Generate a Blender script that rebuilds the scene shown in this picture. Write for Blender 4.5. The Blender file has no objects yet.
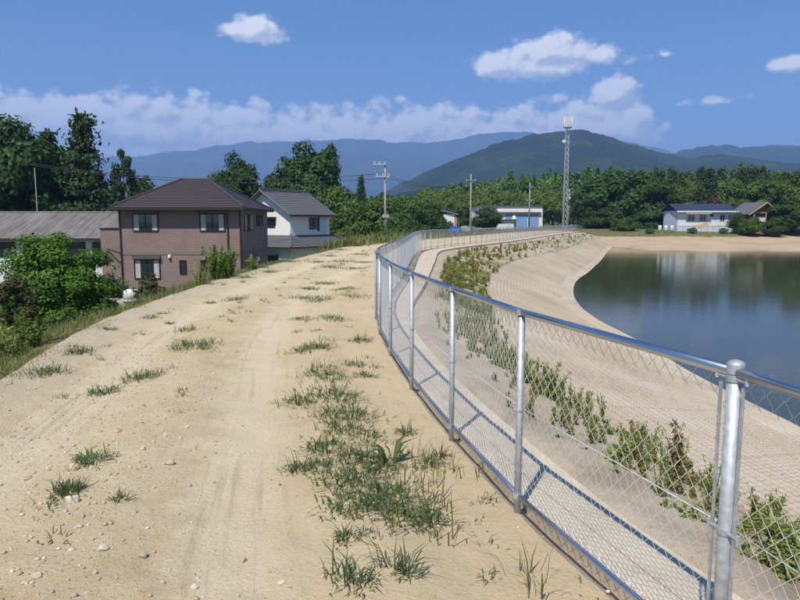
import bpy, math, random
import numpy as np
from mathutils import Vector

random.seed(7); RNG = np.random.default_rng(7)
SC = bpy.context.scene
COL = SC.collection
R = math.radians

# ------------------------------------------------------------------ camera
FPX, HORIZON, CAMZ = 650.0, 222.0, 1.69          # focal length in px of the 800 px wide photo
PITCH = math.atan((300 - HORIZON) / FPX)
cam = bpy.data.cameras.new('camera'); camo = bpy.data.objects.new('camera', cam); COL.objects.link(camo)
camo.location = (0, 0, CAMZ); camo.rotation_euler = (R(90) - PITCH, 0, 0)
cam.sensor_width = 36.0; cam.lens = 36.0 * FPX / 800; cam.clip_start = 0.05; cam.clip_end = 60000
SC.camera = camo
SC.render.resolution_x, SC.render.resolution_y = 1024, 768

# ------------------------------------------------------------------ light
SUN_EL, SUN_AZ = R(57), R(180 + 24)              # the sun stands behind the camera, to the left
sunl = bpy.data.lights.new('sun', 'SUN'); sunl.energy = 4.6; sunl.angle = R(0.53); sunl.color = (1.0, 0.94, 0.82)
suno = bpy.data.objects.new('sun', sunl); COL.objects.link(suno)
_ld = Vector((math.sin(R(24)) * math.cos(SUN_EL), math.cos(R(24)) * math.cos(SUN_EL), -math.sin(SUN_EL)))
suno.rotation_euler = _ld.to_track_quat('-Z', 'Y').to_euler(); suno.location = (-30, -60, 90)

vs = SC.view_settings
vs.view_transform = 'Standard'; vs.look = 'None'; vs.exposure = 0.36; vs.gamma = 1.0; vs.use_curve_mapping = False
SC.cycles.use_denoising = True
SC.cycles.volume_bounces = 1
SC.cycles.max_bounces = 6; SC.cycles.diffuse_bounces = 3; SC.cycles.glossy_bounces = 3
SC.cycles.transparent_max_bounces = 6; SC.cycles.transmission_bounces = 3
SC.cycles.caustics_reflective = False; SC.cycles.caustics_refractive = False
SC.cycles.sample_clamp_indirect = 6.0


class NT:
    """tiny helper to write node trees as expressions"""
    def __init__(s, tree): s.t = tree; s.n = tree.nodes; s.l = tree.links
    def new(s, typ, **kw):
        n = s.n.new(typ)
        for k, v in kw.items(): setattr(n, k, v)
        return n
    def put(s, sock, v):
        if v is None: return
        if isinstance(v, bpy.types.NodeSocket): s.l.new(v, sock)
        elif hasattr(sock, 'default_value'):
            try: sock.default_value = v
            except Exception: sock.default_value = (*v, 1.0) if len(v) == 3 else v
    def m(s, op, a, b=None, c=None, clamp=False):
        n = s.new('ShaderNodeMath', operation=op, use_clamp=clamp)
        for i, v in enumerate((a, b, c)): s.put(n.inputs[i], v)
        return n.outputs[0]
    def vm(s, op, a, b=None):
        n = s.new('ShaderNodeVectorMath', operation=op); s.put(n.inputs[0], a); s.put(n.inputs[1], b)
        return n.outputs[0]
    def sstep(s, x, a, b, ta=0.0, tb=1.0):
        n = s.new('ShaderNodeMapRange', interpolation_type='SMOOTHSTEP')
        s.put(n.inputs['Value'], x); n.inputs['From Min'].default_value = a; n.inputs['From Max'].default_value = b
        n.inputs['To Min'].default_value = ta; n.inputs['To Max'].default_value = tb
        return n.outputs['Result']
    def noise(s, vec, scale, detail=5, rough=0.55, dist=0.0):
        n = s.new('ShaderNodeTexNoise'); s.put(n.inputs['Vector'], vec)
        n.inputs['Scale'].default_value = scale; n.inputs['Detail'].default_value = detail
        n.inputs['Roughness'].default_value = rough; n.inputs['Distortion'].default_value = dist
        return n.outputs['Fac']
    def mix(s, f, a, b, blend='MIX'):
        n = s.new('ShaderNodeMix', data_type='RGBA', blend_type=blend)
        s.put(n.inputs[0], f); s.put(n.inputs[6], a); s.put(n.inputs[7], b)
        return n.outputs[2]
    def ramp(s, f, stops):
        n = s.new('ShaderNodeValToRGB'); s.put(n.inputs[0], f)
        e = n.color_ramp.elements
        while len(e) < len(stops): e.new(0.5)
        for el, (p, c) in zip(e, stops): el.position = p; el.color = (*c, 1)
        return n.outputs[0]
    def bump(s, h, strength=0.5, dist=0.02, normal=None):
        n = s.new('ShaderNodeBump'); n.inputs['Strength'].default_value = strength; n.inputs['Distance'].default_value = dist
        s.put(n.inputs['Height'], h); s.put(n.inputs['Normal'], normal)
        return n.outputs[0]


def build_world():
    w = bpy.data.worlds.new('World'); SC.world = w; w.use_nodes = True
    w.cycles.sampling_method = 'MANUAL'; w.cycles.sample_map_resolution = 512
    t = NT(w.node_tree); t.n.clear()
    out = t.new('ShaderNodeOutputWorld')
    sky = t.new('ShaderNodeTexSky'); sky.sky_type = 'NISHITA'; sky.sun_disc = False
    sky.sun_elevation = SUN_EL; sky.sun_rotation = SUN_AZ
    sky.altitude = 60; sky.air_density = 1.0; sky.dust_density = 0.05; sky.ozone_density = 6.0
    bg = t.new('ShaderNodeBackground'); bg.inputs[1].default_value = SKY_STRENGTH
    hsv = t.new('ShaderNodeHueSaturation'); hsv.inputs['Saturation'].default_value = 1.2; t.put(hsv.inputs['Color'], sky.outputs[0])
    t.put(bg.inputs[0], hsv.outputs[0])
    tc = t.new('ShaderNodeTexCoord').outputs['Generated']
    sx = t.new('ShaderNodeSeparateXYZ'); t.put(sx.inputs[0], tc)
    x, y, z = sx.outputs
    az = t.m('ARCTAN2', x, y)
    el = t.m('DIVIDE', z, t.m('SQRT', t.m('MAXIMUM', t.m('ADD', t.m('MULTIPLY', x, x), t.m('MULTIPLY', y, y)), 1e-4)))
    # cumulus heaps: azimuth, tangent of elevation, half width, half height, weight
    heaps = [(.205, .220, .128, .032, 1.4), (.225, .242, .080, .038, 1.35), (.150, .230, .070, .032, 1.3), (.290, .232, .060, .024, 1.1),
             (.305, .180, .062, .034, 1.35), (-.212, .272, .058, .031, 1.35), (.375, .230, .034, .010, .7),
             (.44, .163, .052, .012, .9), (.540, .200, .058, .018, 1.2), (-.34, .346, .06, .014, .9)]
    def field(a, e):
        cv = t.new('ShaderNodeCombineXYZ'); t.put(cv.inputs[0], a); t.put(cv.inputs[1], t.m('MULTIPLY', e, 1.25))
        p = cv.outputs[0]
        def billow(scale, det):
            v = t.new('ShaderNodeTexVoronoi', feature='SMOOTH_F1', voronoi_dimensions='2D'); t.put(v.inputs['Vector'], p)
            v.inputs['Scale'].default_value = scale; v.inputs['Detail'].default_value = det; v.inputs['Roughness'].default_value = .55; v.inputs['Smoothness'].default_value = .35
            return v.outputs['Distance']
        b1 = billow(22.0, 3.0); n1 = t.noise(p, 34.0, 5, .62)
        top = t.m('ADD', t.m('MULTIPLY', t.m('SUBTRACT', t.noise(p, 7.0, 2, .5), .5), .045), .190)
        f = t.m('MINIMUM', t.m('DIVIDE', t.m('SUBTRACT', top, e), .026), 2.3)
        # the bank lies along the hills all round, open to the right of the frame
        gap = t.m('ABSOLUTE', t.m('SUBTRACT', a, .62))
        f = t.m('ADD', f, t.sstep(gap, .29, .20, 0.0, -3.0))
        for (ha, he, wa, we, wt) in heaps:
            da = t.m('DIVIDE', t.m('SUBTRACT', a, ha), wa)
            de = t.m('SUBTRACT', e, he)
            de = t.m('MAXIMUM', t.m('DIVIDE', de, we), t.m('DIVIDE', de, -we * .8))
            r = t.m('SQRT', t.m('ADD', t.m('MULTIPLY', da, da), t.m('MULTIPLY', de, de)))
            f = t.m('MAXIMUM', f, t.m('MULTIPLY', t.m('SUBTRACT', 1.0, r), wt * 1.7))
        f = t.m('MAXIMUM', f, -1.5)
        f = t.m('ADD', f, t.m('MULTIPLY', t.m('SUBTRACT', .50, b1), 1.15))
        return t.m('ADD', f, t.m('MULTIPLY', t.m('SUBTRACT', n1, .5), 1.0))
    f0 = field(az, el)
    f1 = field(t.m('ADD', az, -.007), t.m('ADD', el, .012))
    alpha = t.sstep(f0, -.05, .85)
    alpha = t.m('MULTIPLY', alpha, t.sstep(el, -.02, .05))
    lit = t.sstep(t.m('SUBTRACT', f0, f1), -.55, .65)
    ccol = t.mix(lit, (.53, .57, .65, 1), (1.0, .99, .97, 1))
    cb = t.new('ShaderNodeBackground'); t.put(cb.inputs[0], ccol); cb.inputs[1].default_value = 1.0
    mx = t.new('ShaderNodeMixShader'); t.put(mx.inputs[0], t.m('MULTIPLY', alpha, .93)); t.put(mx.inputs[1], bg.outputs[0]); t.put(mx.inputs[2], cb.outputs[0])
    t.put(out.inputs['Surface'], mx.outputs[0])


SKY_STRENGTH = 0.09
build_world()


# ------------------------------------------------------------------ helpers
def at(px, py, z=None, Y=None):
    """the point that the photo shows at (px, py), on the level z or at the distance Y"""
    x = (px - 400) / FPX; u = (300 - py) / FPX
    dy = math.cos(PITCH) + u * math.sin(PITCH); dz = -math.sin(PITCH) + u * math.cos(PITCH)
    k = (z - CAMZ) / dz if z is not None else Y / dy
    return Vector((x * k, dy * k, CAMZ + dz * k))


def _hash(ix, iy, seed):
    h = (ix.astype(np.int64) * 374761393 + iy.astype(np.int64) * 668265263 + seed * 1442695041) & 0xffffffff
    h = ((h ^ (h >> 13)) * 1274126177) & 0xffffffff
    return ((h ^ (h >> 16)) & 0xffff) / 65535.0


def vnoise(x, y, seed=0):
    x = np.asarray(x, float); y = np.asarray(y, float)
    ix, iy = np.floor(x), np.floor(y); fx, fy = x - ix, y - iy
    fx = fx * fx * (3 - 2 * fx); fy = fy * fy * (3 - 2 * fy)
    a, b = _hash(ix, iy, seed), _hash(ix + 1, iy, seed); c, d = _hash(ix, iy + 1, seed), _hash(ix + 1, iy + 1, seed)
    return (a + (b - a) * fx) * (1 - fy) + (c + (d - c) * fx) * fy


def fbm(x, y, octv=4, seed=0, gain=.5):
    s = 0; a = 1; tot = 0
    for i in range(octv):
        s = s + a * vnoise(x * 2 ** i, y * 2 ** i, seed + i * 17); tot += a; a *= gain
    return s / tot - .5


def catmull(P, n):
    """resample control rows P (k, dim) to n rows, evenly in the index"""
    P = np.asarray(P, float); k = len(P)
    tt = np.linspace(0, k - 1, n) if np.isscalar(n) else np.asarray(n)
    i = np.clip(np.floor(tt).astype(int), 0, k - 2); f = (tt - i)[:, None]
    p1, p2 = P[i], P[i + 1]; p0 = P[np.maximum(i - 1, 0)]; p3 = P[np.minimum(i + 2, k - 1)]
    return .5 * (2 * p1 + (p2 - p0) * f + (2 * p0 - 5 * p1 + 4 * p2 - p3) * f ** 2 + (3 * p1 - p0 - 3 * p2 + p3) * f ** 3)


class MB:
    """collects geometry for ONE mesh"""
    def __init__(s): s.v = []; s.f = []; s.mi = []
    def add(s, vs, fs, mi=0):
        o = len(s.v); s.v.extend([tuple(p) for p in vs]); s.f.extend([tuple(o + i for i in q) for q in fs]); s.mi.extend([mi] * len(fs)); return s
    def box(s, x0, x1, y0, y1, z0, z1, mi=0):
        return s.add([(x0, y0, z0), (x1, y0, z0), (x1, y1, z0), (x0, y1, z0), (x0, y0, z1), (x1, y0, z1), (x1, y1, z1), (x0, y1, z1)],
                     [(0, 3, 2, 1), (4, 5, 6, 7), (0, 1, 5, 4), (1, 2, 6, 5), (2, 3, 7, 6), (3, 0, 4, 7)], mi)
    def tube(s, pts, rad, sides=8, caps=True, mi=0):
        pts = [Vector(p) for p in pts]; n = len(pts)
        if not hasattr(rad, '__len__'): rad = [rad] * n
        ring0 = []; vs = []; up = None
        for i, p in enumerate(pts):
            d = (pts[min(i + 1, n - 1)] - pts[max(i - 1, 0)]).normalized()
            if up is None: up = Vector((0, 0, 1)) if abs(d.z) < .9 else Vector((1, 0, 0))
            a = d.cross(up).normalized(); b = a.cross(d).normalized(); up = b
            for k in range(sides):
                t = 2 * math.pi * k / sides
                vs.append(p + (a * math.cos(t) + b * math.sin(t)) * rad[i])
        fs = [(i * sides + k, i * sides + (k + 1) % sides, (i + 1) * sides + (k + 1) % sides, (i + 1) * sides + k) for i in range(n - 1) for k in range(sides)]
        if caps: fs += [tuple(range(sides - 1, -1, -1)), tuple((n - 1) * sides + k for k in range(sides))]
        return s.add(vs, fs, mi)
    def slab(s, quad, thick, mi=0):
        """a slab under a quad (or ngon) given counter-clockwise from outside"""
        q = [Vector(p) for p in quad]; n = (q[1] - q[0]).cross(q[2] - q[0]).normalized(); k = len(q)
        vs = q + [p - n * thick for p in q]
        fs = [tuple(range(k)), tuple(range(2 * k - 1, k - 1, -1))] + [(i, i + k, (i + 1) % k + k, (i + 1) % k) for i in range(k)]
        return s.add(vs, fs, mi)
    def mesh(s, name, mats, smooth=False):
        me = bpy.data.meshes.new(name); me.from_pydata(s.v, [], s.f)
        for m in (mats if isinstance(mats, (list, tuple)) else [mats]): me.materials.append(M[m])
        me.polygons.foreach_set('material_index', s.mi)
        if smooth: me.polygons.foreach_set('use_smooth', [True] * len(s.f))
        me.update(); return me
    def build(s, name, mats, parent=None, smooth=False, loc=None, rz=None):
        return link(name, s.mesh(name, mats, smooth), parent, loc, rz)


def link(name, me, parent=None, loc=None, rz=None):
    o = bpy.data.objects.new(name, me); COL.objects.link(o)
    if parent is not None: o.parent = parent
    if loc is not None: o.location = loc
    if rz is not None: o.rotation_euler.z = rz
    return o


def npmesh(name, V, Q, mat, smooth=False, uv=None, mi=None):
    """fast mesh from an (n,3) array and an (m,k) face array"""
    V = np.asarray(V, np.float32); Q = np.asarray(Q, np.int32); k = Q.shape[1]; m = len(Q)
    me = bpy.data.meshes.new(name); me.vertices.add(len(V)); me.vertices.foreach_set('co', V.ravel())
    me.loops.add(m * k); me.loops.foreach_set('vertex_index', Q.ravel())
    me.polygons.add(m); me.polygons.foreach_set('loop_start', np.arange(0, m * k, k, dtype=np.int32))
    for x in (mat if isinstance(mat, (list, tuple)) else [mat]): me.materials.append(M[x])
    if mi is not None: me.polygons.foreach_set('material_index', np.asarray(mi, np.int32))
    if smooth: me.polygons.foreach_set('use_smooth', np.ones(m, bool))
    if uv is not None:
        l = me.uv_layers.new(name='UVMap'); l.data.foreach_set('uv', np.asarray(uv, np.float32)[Q.ravel()].ravel())
    me.update(calc_edges=True); me.validate(); return me


def grid_faces(nr, nc):
    i = np.arange(nr - 1)[:, None] * nc + np.arange(nc - 1)[None]
    return np.stack([i, i + 1, i + 1 + nc, i + nc], -1).reshape(-1, 4)


def tag(o, label=None, cat=None, group=None, kind=None):
    if label: o['label'] = label
    if cat: o['category'] = cat
    if group: o['group'] = group
    if kind: o['kind'] = kind
    return o


def empty(name, loc=(0, 0, 0), rz=0, label=None, cat=None, group=None):
    o = bpy.data.objects.new(name, None); COL.objects.link(o); o.location = loc; o.rotation_euler.z = rz; o.empty_display_size = .2
    return tag(o, label, cat, group)


# ------------------------------------------------------------------ materials
M = {}


def material(name, col=(.5, .5, .5), rough=.8, metal=0.0, var=0.0, vscale=3.0, bump=0.0, bscale=40.0, bdist=.01, spec=.3, fn=None):
    mt = bpy.data.materials.new(name); mt.use_nodes = True; M[name] = mt
    t = NT(mt.node_tree); bs = t.n['Principled BSDF']
    bs.inputs['Roughness'].default_value = rough; bs.inputs['Metallic'].default_value = metal
    bs.inputs['Specular IOR Level'].default_value = spec
    co = t.new('ShaderNodeTexCoord').outputs['Object']
    geo = t.new('ShaderNodeNewGeometry')
    c = (*col, 1)
    if var:
        n = t.noise(geo.outputs['Position'], vscale, 6, .6)
        lo = tuple(v * (1 - var) for v in col); hi = tuple(min(1, v * (1 + var)) for v in col)
        c = t.ramp(n, [(.3, lo), (.7, hi)])
    t.put(bs.inputs['Base Color'], c)
    if bump:
        t.put(bs.inputs['Normal'], t.bump(t.noise(geo.outputs['Position'], bscale, 5, .6), bump, bdist))
    if fn: fn(t, bs, co, geo)
    return mt


def leafmat(name, cols, trans=.25, rough=.6, vs=.5):
    """foliage: colour varies from leaf to leaf and from clump to clump"""
    mt = bpy.data.materials.new(name); mt.use_nodes = True; M[name] = mt
    t = NT(mt.node_tree); bs = t.n['Principled BSDF']; out = t.n['Material Output']
    geo = t.new('ShaderNodeNewGeometry'); oi = t.new('ShaderNodeObjectInfo')
    rnd = geo.outputs['Random Per Island']
    n = t.noise(geo.outputs['Position'], vs, 3, .6)
    f = t.m('ADD', t.m('MULTIPLY', rnd, .45), t.m('ADD', t.m('MULTIPLY', n, .8), -.12))
    c = t.ramp(f, [(i / (len(cols) - 1), k) for i, k in enumerate(cols)])
    hs = t.new('ShaderNodeHueSaturation'); t.put(hs.inputs['Color'], c)
    t.put(hs.inputs['Value'], t.m('ADD', t.m('MULTIPLY', oi.outputs['Random'], .4), .8))
    t.put(hs.inputs['Hue'], t.m('ADD', t.m('MULTIPLY', oi.outputs['Random'], .03), .485))
    c = hs.outputs[0]
    t.put(bs.inputs['Base Color'], c); bs.inputs['Roughness'].default_value = rough; bs.inputs['Specular IOR Level'].default_value = .25
    tr = t.new('ShaderNodeBsdfTranslucent'); t.put(tr.inputs[0], t.mix(1.0, c, (1.25, 1.3, .55, 1), 'MULTIPLY'))
    mx = t.new('ShaderNodeMixShader'); mx.inputs[0].default_value = trans
    t.put(mx.inputs[1], bs.outputs[0]); t.put(mx.inputs[2], tr.outputs[0]); t.put(out.inputs['Surface'], mx.outputs[0])


def f_track(t, bs, co, geo):
    p = geo.outputs['Position']
    big = t.noise(p, .55, 4, .6); mid = t.noise(p, 3.2, 6, .65); fine = t.noise(p, 38, 5, .7); grain = t.noise(p, 170, 3, .7)
    c = t.ramp(t.m('ADD', t.m('MULTIPLY', big, .55), t.m('MULTIPLY', mid, .45)),
               [(.30, (.50, .38, .225)), (.46, (.60, .475, .295)), (.62, (.665, .55, .36)), (.8, (.58, .465, .295))])
    # the outer third of the track is greyer, gravelly
    uv = t.new('ShaderNodeUVMap', uv_map='UVMap').outputs[0]
    su = t.new('ShaderNodeSeparateXYZ'); t.put(su.inputs[0], uv)
    wob = t.m('ADD', su.outputs[0], t.m('MULTIPLY', t.m('SUBTRACT', mid, .5), .22))
    c = t.mix(t.sstep(wob, .22, .05, 0, .6), c, (.50, .43, .325, 1))
    c = t.mix(t.sstep(wob, .70, .90, 0, .6), c, (.64, .50, .315, 1))
    rut = t.m('ADD', t.sstep(t.m('ABSOLUTE', t.m('SUBTRACT', wob, .63)), .10, .02), t.sstep(t.m('ABSOLUTE', t.m('SUBTRACT', wob, .27)), .10, .02))
    c = t.mix(t.m('MULTIPLY', rut, .6, clamp=True), c, (.74, .625, .44, 1))
    sv = t.new('ShaderNodeCombineXYZ'); t.put(sv.inputs[0], t.m('MULTIPLY', su.outputs[0], 60.0)); t.put(sv.inputs[1], t.m('MULTIPLY', su.outputs[1], .5))
    streak = t.noise(sv.outputs[0], 1.0, 4, .6)
    c = t.mix(t.m('MULTIPLY', t.sstep(streak, .52, .68), t.m('ADD', t.m('MULTIPLY', rut, .30), .10), clamp=True), c, (.36, .28, .19, 1))
    c = t.mix(t.sstep(fine, .54, .70, 0, .38), c, (.30, .215, .13, 1))
    vo = t.new('ShaderNodeTexVoronoi'); t.put(vo.inputs['Vector'], p); vo.inputs['Scale'].default_value = 55.0; vo.inputs['Randomness'].default_value = 1.0
    vs_ = t.new('ShaderNodeSeparateXYZ'); t.put(vs_.inputs[0], vo.outputs['Color'])
    peb = t.m('MULTIPLY', t.sstep(vo.outputs['Distance'], .42, .30), t.m('GREATER_THAN', t.m('ADD', vs_.outputs[0], t.m('MULTIPLY', t.m('SUBTRACT', mid, .5), .9)), .80))
    peb = t.m('MULTIPLY', peb, t.sstep(wob, .62, .45, .15, 1.0))
    c = t.mix(t.m('MULTIPLY', peb, .75), c, t.ramp(vs_.outputs[1], [(0, (.30, .23, .16)), (.5, (.52, .44, .33)), (1, (.70, .64, .54))]))
    c = t.mix(t.sstep(grain, .60, .75, 0, .38), c, (.66, .58, .45, 1))
    c = t.mix(t.sstep(grain, 0.40, .26, 0, .30), c, (.24, .165, .095, 1))
    t.put(bs.inputs['Base Color'], c)
    h = t.m('ADD', t.m('MULTIPLY', peb, .6), t.m('MULTIPLY', fine, .7)); h = t.m('ADD', h, t.m('ADD', t.m('MULTIPLY', grain, .35), t.m('MULTIPLY', mid, .8)))
    t.put(bs.inputs['Normal'], t.bump(h, .8, .03))


def f_soil(t, bs, co, geo):
    p = geo.outputs['Position']
    big = t.noise(p, 1.1, 5, .6); fine = t.noise(p, 22, 5, .7)
    c = t.ramp(big, [(.3, (.33, .265, .19)), (.5, (.45, .375, .275)), (.7, (.53, .45, .345))])
    c = t.mix(t.sstep(fine, .55, .72, 0, .4), c, (.27, .205, .14, 1))
    t.put(bs.inputs['Base Color'], c); t.put(bs.inputs['Normal'], t.bump(t.m('ADD', fine, t.m('MULTIPLY', big, 2.0)), .7, .04))


def f_mat(t, bs, co, geo):
    """precast block matting: UV is metres along the shore and metres down the slope"""
    p = geo.outputs['Position']
    uv = t.new('ShaderNodeUVMap', uv_map='UVMap').outputs[0]
    su = t.new('ShaderNodeSeparateXYZ'); t.put(su.inputs[0], uv)
    u, v = su.outputs[0], su.outputs[1]
    big = t.noise(p, .35, 4, .55); fine = t.noise(p, 9, 5, .65)
    c = t.ramp(t.m('ADD', t.m('MULTIPLY', big, .7), t.m('MULTIPLY', fine, .3)), [(.32, (.39, .315, .22)), (.5, (.50, .415, .30)), (.66, (.58, .50, .385))])
    fu = t.m('ABSOLUTE', t.m('SUBTRACT', t.m('FRACT', t.m('MULTIPLY', u, 11.0)), .5))
    fv = t.m('ABSOLUTE', t.m('SUBTRACT', t.m('FRACT', t.m('MULTIPLY', v, 11.0)), .5))
    dots = t.m('MULTIPLY', t.sstep(fu, .22, .12), t.sstep(fv, .22, .12))
    c = t.mix(t.m('MULTIPLY', dots, .38), c, (.20, .145, .09, 1))
    ju = t.m('ABSOLUTE', t.m('SUBTRACT', t.m('FRACT', t.m('MULTIPLY', u, .5)), .5))
    c = t.mix(t.sstep(ju, .488, .498, 0, .5), c, (.25, .19, .13, 1))
    t.put(bs.inputs['Base Color'], c)
    t.put(bs.inputs['Normal'], t.bump(t.m('SUBTRACT', t.m('MULTIPLY', fine, .5), dots), .6, .02))


def f_beach(t, bs, co, geo):
    p = geo.outputs['Position']
    sx = t.new('ShaderNodeSeparateXYZ'); t.put(sx.inputs[0], p)
    n = t.noise(p, .25, 5, .6)
    c = t.ramp(n, [(.3, (.38, .285, .18)), (.55, (.47, .36, .24)), (.75, (.52, .42, .30))])
    wet = t.sstep(t.m('ADD', sx.outputs[2], t.m('MULTIPLY', n, .12)), -1.86, -1.97)
    c = t.mix(t.m('MULTIPLY', wet, .75), c, (.13, .095, .06, 1))
    grass = t.sstep(t.m('ADD', sx.outputs[2], t.m('MULTIPLY', t.m('SUBTRACT', t.noise(p, .6, 4, .6), .5), .55)), -.78, -.55)
    c = t.mix(grass, c, t.ramp(t.noise(p, 1.5, 4, .6), [(.3, (.07, .09, .03)), (.7, (.21, .18, .08))]))
    t.put(bs.inputs['Base Color'], c); t.put(bs.inputs['Normal'], t.bump(t.noise(p, 3, 5, .6), .4, .08))


def f_slope(t, bs, co, geo):
    p = geo.outputs['Position']
    c = t.ramp(t.noise(p, 1.4, 6, .65), [(.3, (.05, .075, .02)), (.5, (.15, .145, .055)), (.7, (.28, .235, .12))])
    t.put(bs.inputs['Base Color'], c); t.put(bs.inputs['Normal'], t.bump(t.noise(p, 14, 5, .6), .8, .06))


def f_ground(t, bs, co, geo):
    p = geo.outputs['Position']
    c = t.ramp(t.noise(p, .03, 8, .6), [(.3, (.04, .065, .02)), (.5, (.09, .11, .035)), (.7, (.20, .18, .085))])
    t.put(bs.inputs['Base Color'], c); t.put(bs.inputs['Normal'], t.bump(t.noise(p, 2, 5, .6), .6, .2))


def f_hill(t, bs, co, geo):
    p = geo.outputs['Position']
    c = t.ramp(t.m('ADD', t.m('MULTIPLY', t.noise(p, .006, 6, .6), .6), t.m('MULTIPLY', t.noise(p, .05, 5, .7), .4)),
               [(.36, (.008, .022, .008)), (.5, (.030, .060, .018)), (.62, (.075, .11, .035))])
    t.put(bs.inputs['Base Color'], c)
    t.put(bs.inputs['Normal'], t.bump(t.noise(p, .035, 6, .75), 1.0, 40))


def f_water(t, bs, co, geo):
    p = geo.outputs['Position']
    mp = t.new('ShaderNodeMapping'); t.put(mp.inputs[0], p); mp.inputs['Scale'].default_value = (.8, 1.25, 1)
    a = t.noise(mp.outputs[0], 2.2, 4, .6); b = t.noise(mp.outputs[0], 9, 3, .5); g = t.noise(p, .06, 3, .5)
    h = t.m('ADD', a, t.m('MULTIPLY', b, .35))
    t.put(bs.inputs['Normal'], t.bump(t.m('MULTIPLY', h, t.m('ADD', t.m('MULTIPLY', g, .9), .25)), .20, .030))
    t.put(bs.inputs['Base Color'], t.ramp(t.noise(p, .05, 3, .5), [(.3, (.044, .050, .030)), (.7, (.056, .062, .038))]))


def f_tin(t, bs, co, geo):
    """old corrugated sheet: streaks run down the slope"""
    mp = t.new('ShaderNodeMapping'); t.put(mp.inputs[0], co); mp.inputs['Scale'].default_value = (1.6, .16, .16)
    n = t.noise(mp.outputs[0], 2.0, 6, .7)
    c = t.ramp(n, [(.3, (.095, .085, .08)), (.5, (.17, .155, .145)), (.72, (.27, .26, .25))])
    t.put(bs.inputs['Base Color'], c)


def brick_fn(c1, c2, mortar, w, h, ms=.012):
    def f(t, bs, co, geo):
        nrm = t.new('ShaderNodeSeparateXYZ'); t.put(nrm.inputs[0], geo.outputs['Normal'])
        pos = t.new('ShaderNodeSeparateXYZ'); t.put(pos.inputs[0], co)
        side = t.m('GREATER_THAN', t.m('ABSOLUTE', nrm.outputs[0]), .7)
        u = t.m('ADD', t.m('MULTIPLY', pos.outputs[0], t.m('SUBTRACT', 1, side)), t.m('MULTIPLY', pos.outputs[1], side))
        cv = t.new('ShaderNodeCombineXYZ'); t.put(cv.inputs[0], u); t.put(cv.inputs[1], pos.outputs[2])
        b = t.new('ShaderNodeTexBrick'); t.put(b.inputs['Vector'], cv.outputs[0])
        b.inputs['Scale'].default_value = 1; b.inputs['Brick Width'].default_value = w; b.inputs['Row Height'].default_value = h
        b.inputs['Mortar Size'].default_value = ms
        b.inputs['Color1'].default_value = (*c1, 1); b.inputs['Color2'].default_value = (*c2, 1); b.inputs['Mortar'].default_value = (*mortar, 1)
        n = t.noise(geo.outputs['Position'], .8, 5, .6)
        t.put(bs.inputs['Base Color'], t.mix(t.sstep(n, .35, .7, 0, .35), b.outputs[0], tuple(v * .6 for v in c1) + (1,)))
        t.put(bs.inputs['Normal'], t.bump(t.m('SUBTRACT', 1, b.outputs['Fac']), .5, .012))
    return f


def ribs_fn(axis, pitch, depth=.03, var=.25):
    def f(t, bs, co, geo):
        pos = t.new('ShaderNodeSeparateXYZ'); t.put(pos.inputs[0], co)
        w = t.m('ABSOLUTE', t.m('SUBTRACT', t.m('FRACT', t.m('DIVIDE', pos.outputs[axis], pitch)), .5))
        t.put(bs.inputs['Normal'], t.bump(w, .9, depth))
        base = bs.inputs['Base Color'].default_value[:]
        n = t.noise(co, 4, 5, .7)
        t.put(bs.inputs['Base Color'], t.mix(n, tuple(v * (1 - var) for v in base[:3]) + (1,), tuple(v * (1 + var) for v in base[:3]) + (1,)))
    return f


def f_zinc(t, bs, co, geo):
    p = geo.outputs['Position']
    n = t.noise(p, 28, 4, .6); g = t.noise(p, 260, 2, .5)
    t.put(bs.inputs['Base Color'], t.ramp(n, [(.3, (.40, .42, .45)), (.7, (.62, .64, .66))]))
    t.put(bs.inputs['Roughness'], t.m('ADD', t.m('MULTIPLY', n, .2), .50))
    t.put(bs.inputs['Normal'], t.bump(g, .08, .001))


def f_concrete(t, bs, co, geo):
    p = geo.outputs['Position']
    n = t.noise(p, 2.2, 6, .65); g = t.noise(p, 60, 4, .7)
    c = t.ramp(n, [(.3, (.46, .395, .30)), (.55, (.59, .51, .385)), (.75, (.65, .565, .43))])
    c = t.mix(t.sstep(g, .58, .72, 0, .3), c, (.28, .25, .2, 1))
    t.put(bs.inputs['Base Color'], c); t.put(bs.inputs['Normal'], t.bump(g, .35, .004))


material('track', rough=.95, spec=.15, fn=f_track)
material('soil', rough=.95, spec=.15, fn=f_soil)
material('block_mat', rough=.92, spec=.15, fn=f_mat)
material('apron', (.50, .43, .325), rough=.92, spec=.15, var=.16, vscale=.8, bump=.3, bscale=12, bdist=.01)
material('beach', rough=.9, spec=.2, fn=f_beach)
material('slope', rough=.95, spec=.15, fn=f_slope)
material('ground', rough=.95, spec=.15, fn=f_ground)
material('hill', rough=1, spec=.0, fn=f_hill)
material('water', rough=.05, spec=.5, fn=f_water)
M['water'].node_tree.nodes['Principled BSDF'].inputs['IOR'].default_value = 1.33
material('concrete', rough=.9, fn=f_concrete)
material('zinc', rough=.36, metal=.55, fn=f_zinc)
material('wire', (.80, .81, .82), rough=.42, metal=.3)
material('rail', (.56, .59, .64), rough=.27, metal=1.0, bump=.05, bscale=90, bdist=.001)
material('tin', rough=.75, metal=.0, fn=f_tin)
material('brown_wall', rough=.85, fn=brick_fn((.285, .205, .184), (.31, .224, .202), (.22, .158, .142), .45, .15))
material('brown_roof', (.075, .060, .064), rough=.55, fn=ribs_fn(0, .28, .03, .22))
material('brown_trim', (.045, .032, .032), rough=.5)
material('band', (.21, .175, .155), rough=.8)
material('gray_roof', (.135, .135, .14), rough=.6, fn=ribs_fn(0, .28, .035, .3))
material('plaster', (.84, .82, .76), rough=.9, var=.08, vscale=1.2)
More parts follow.
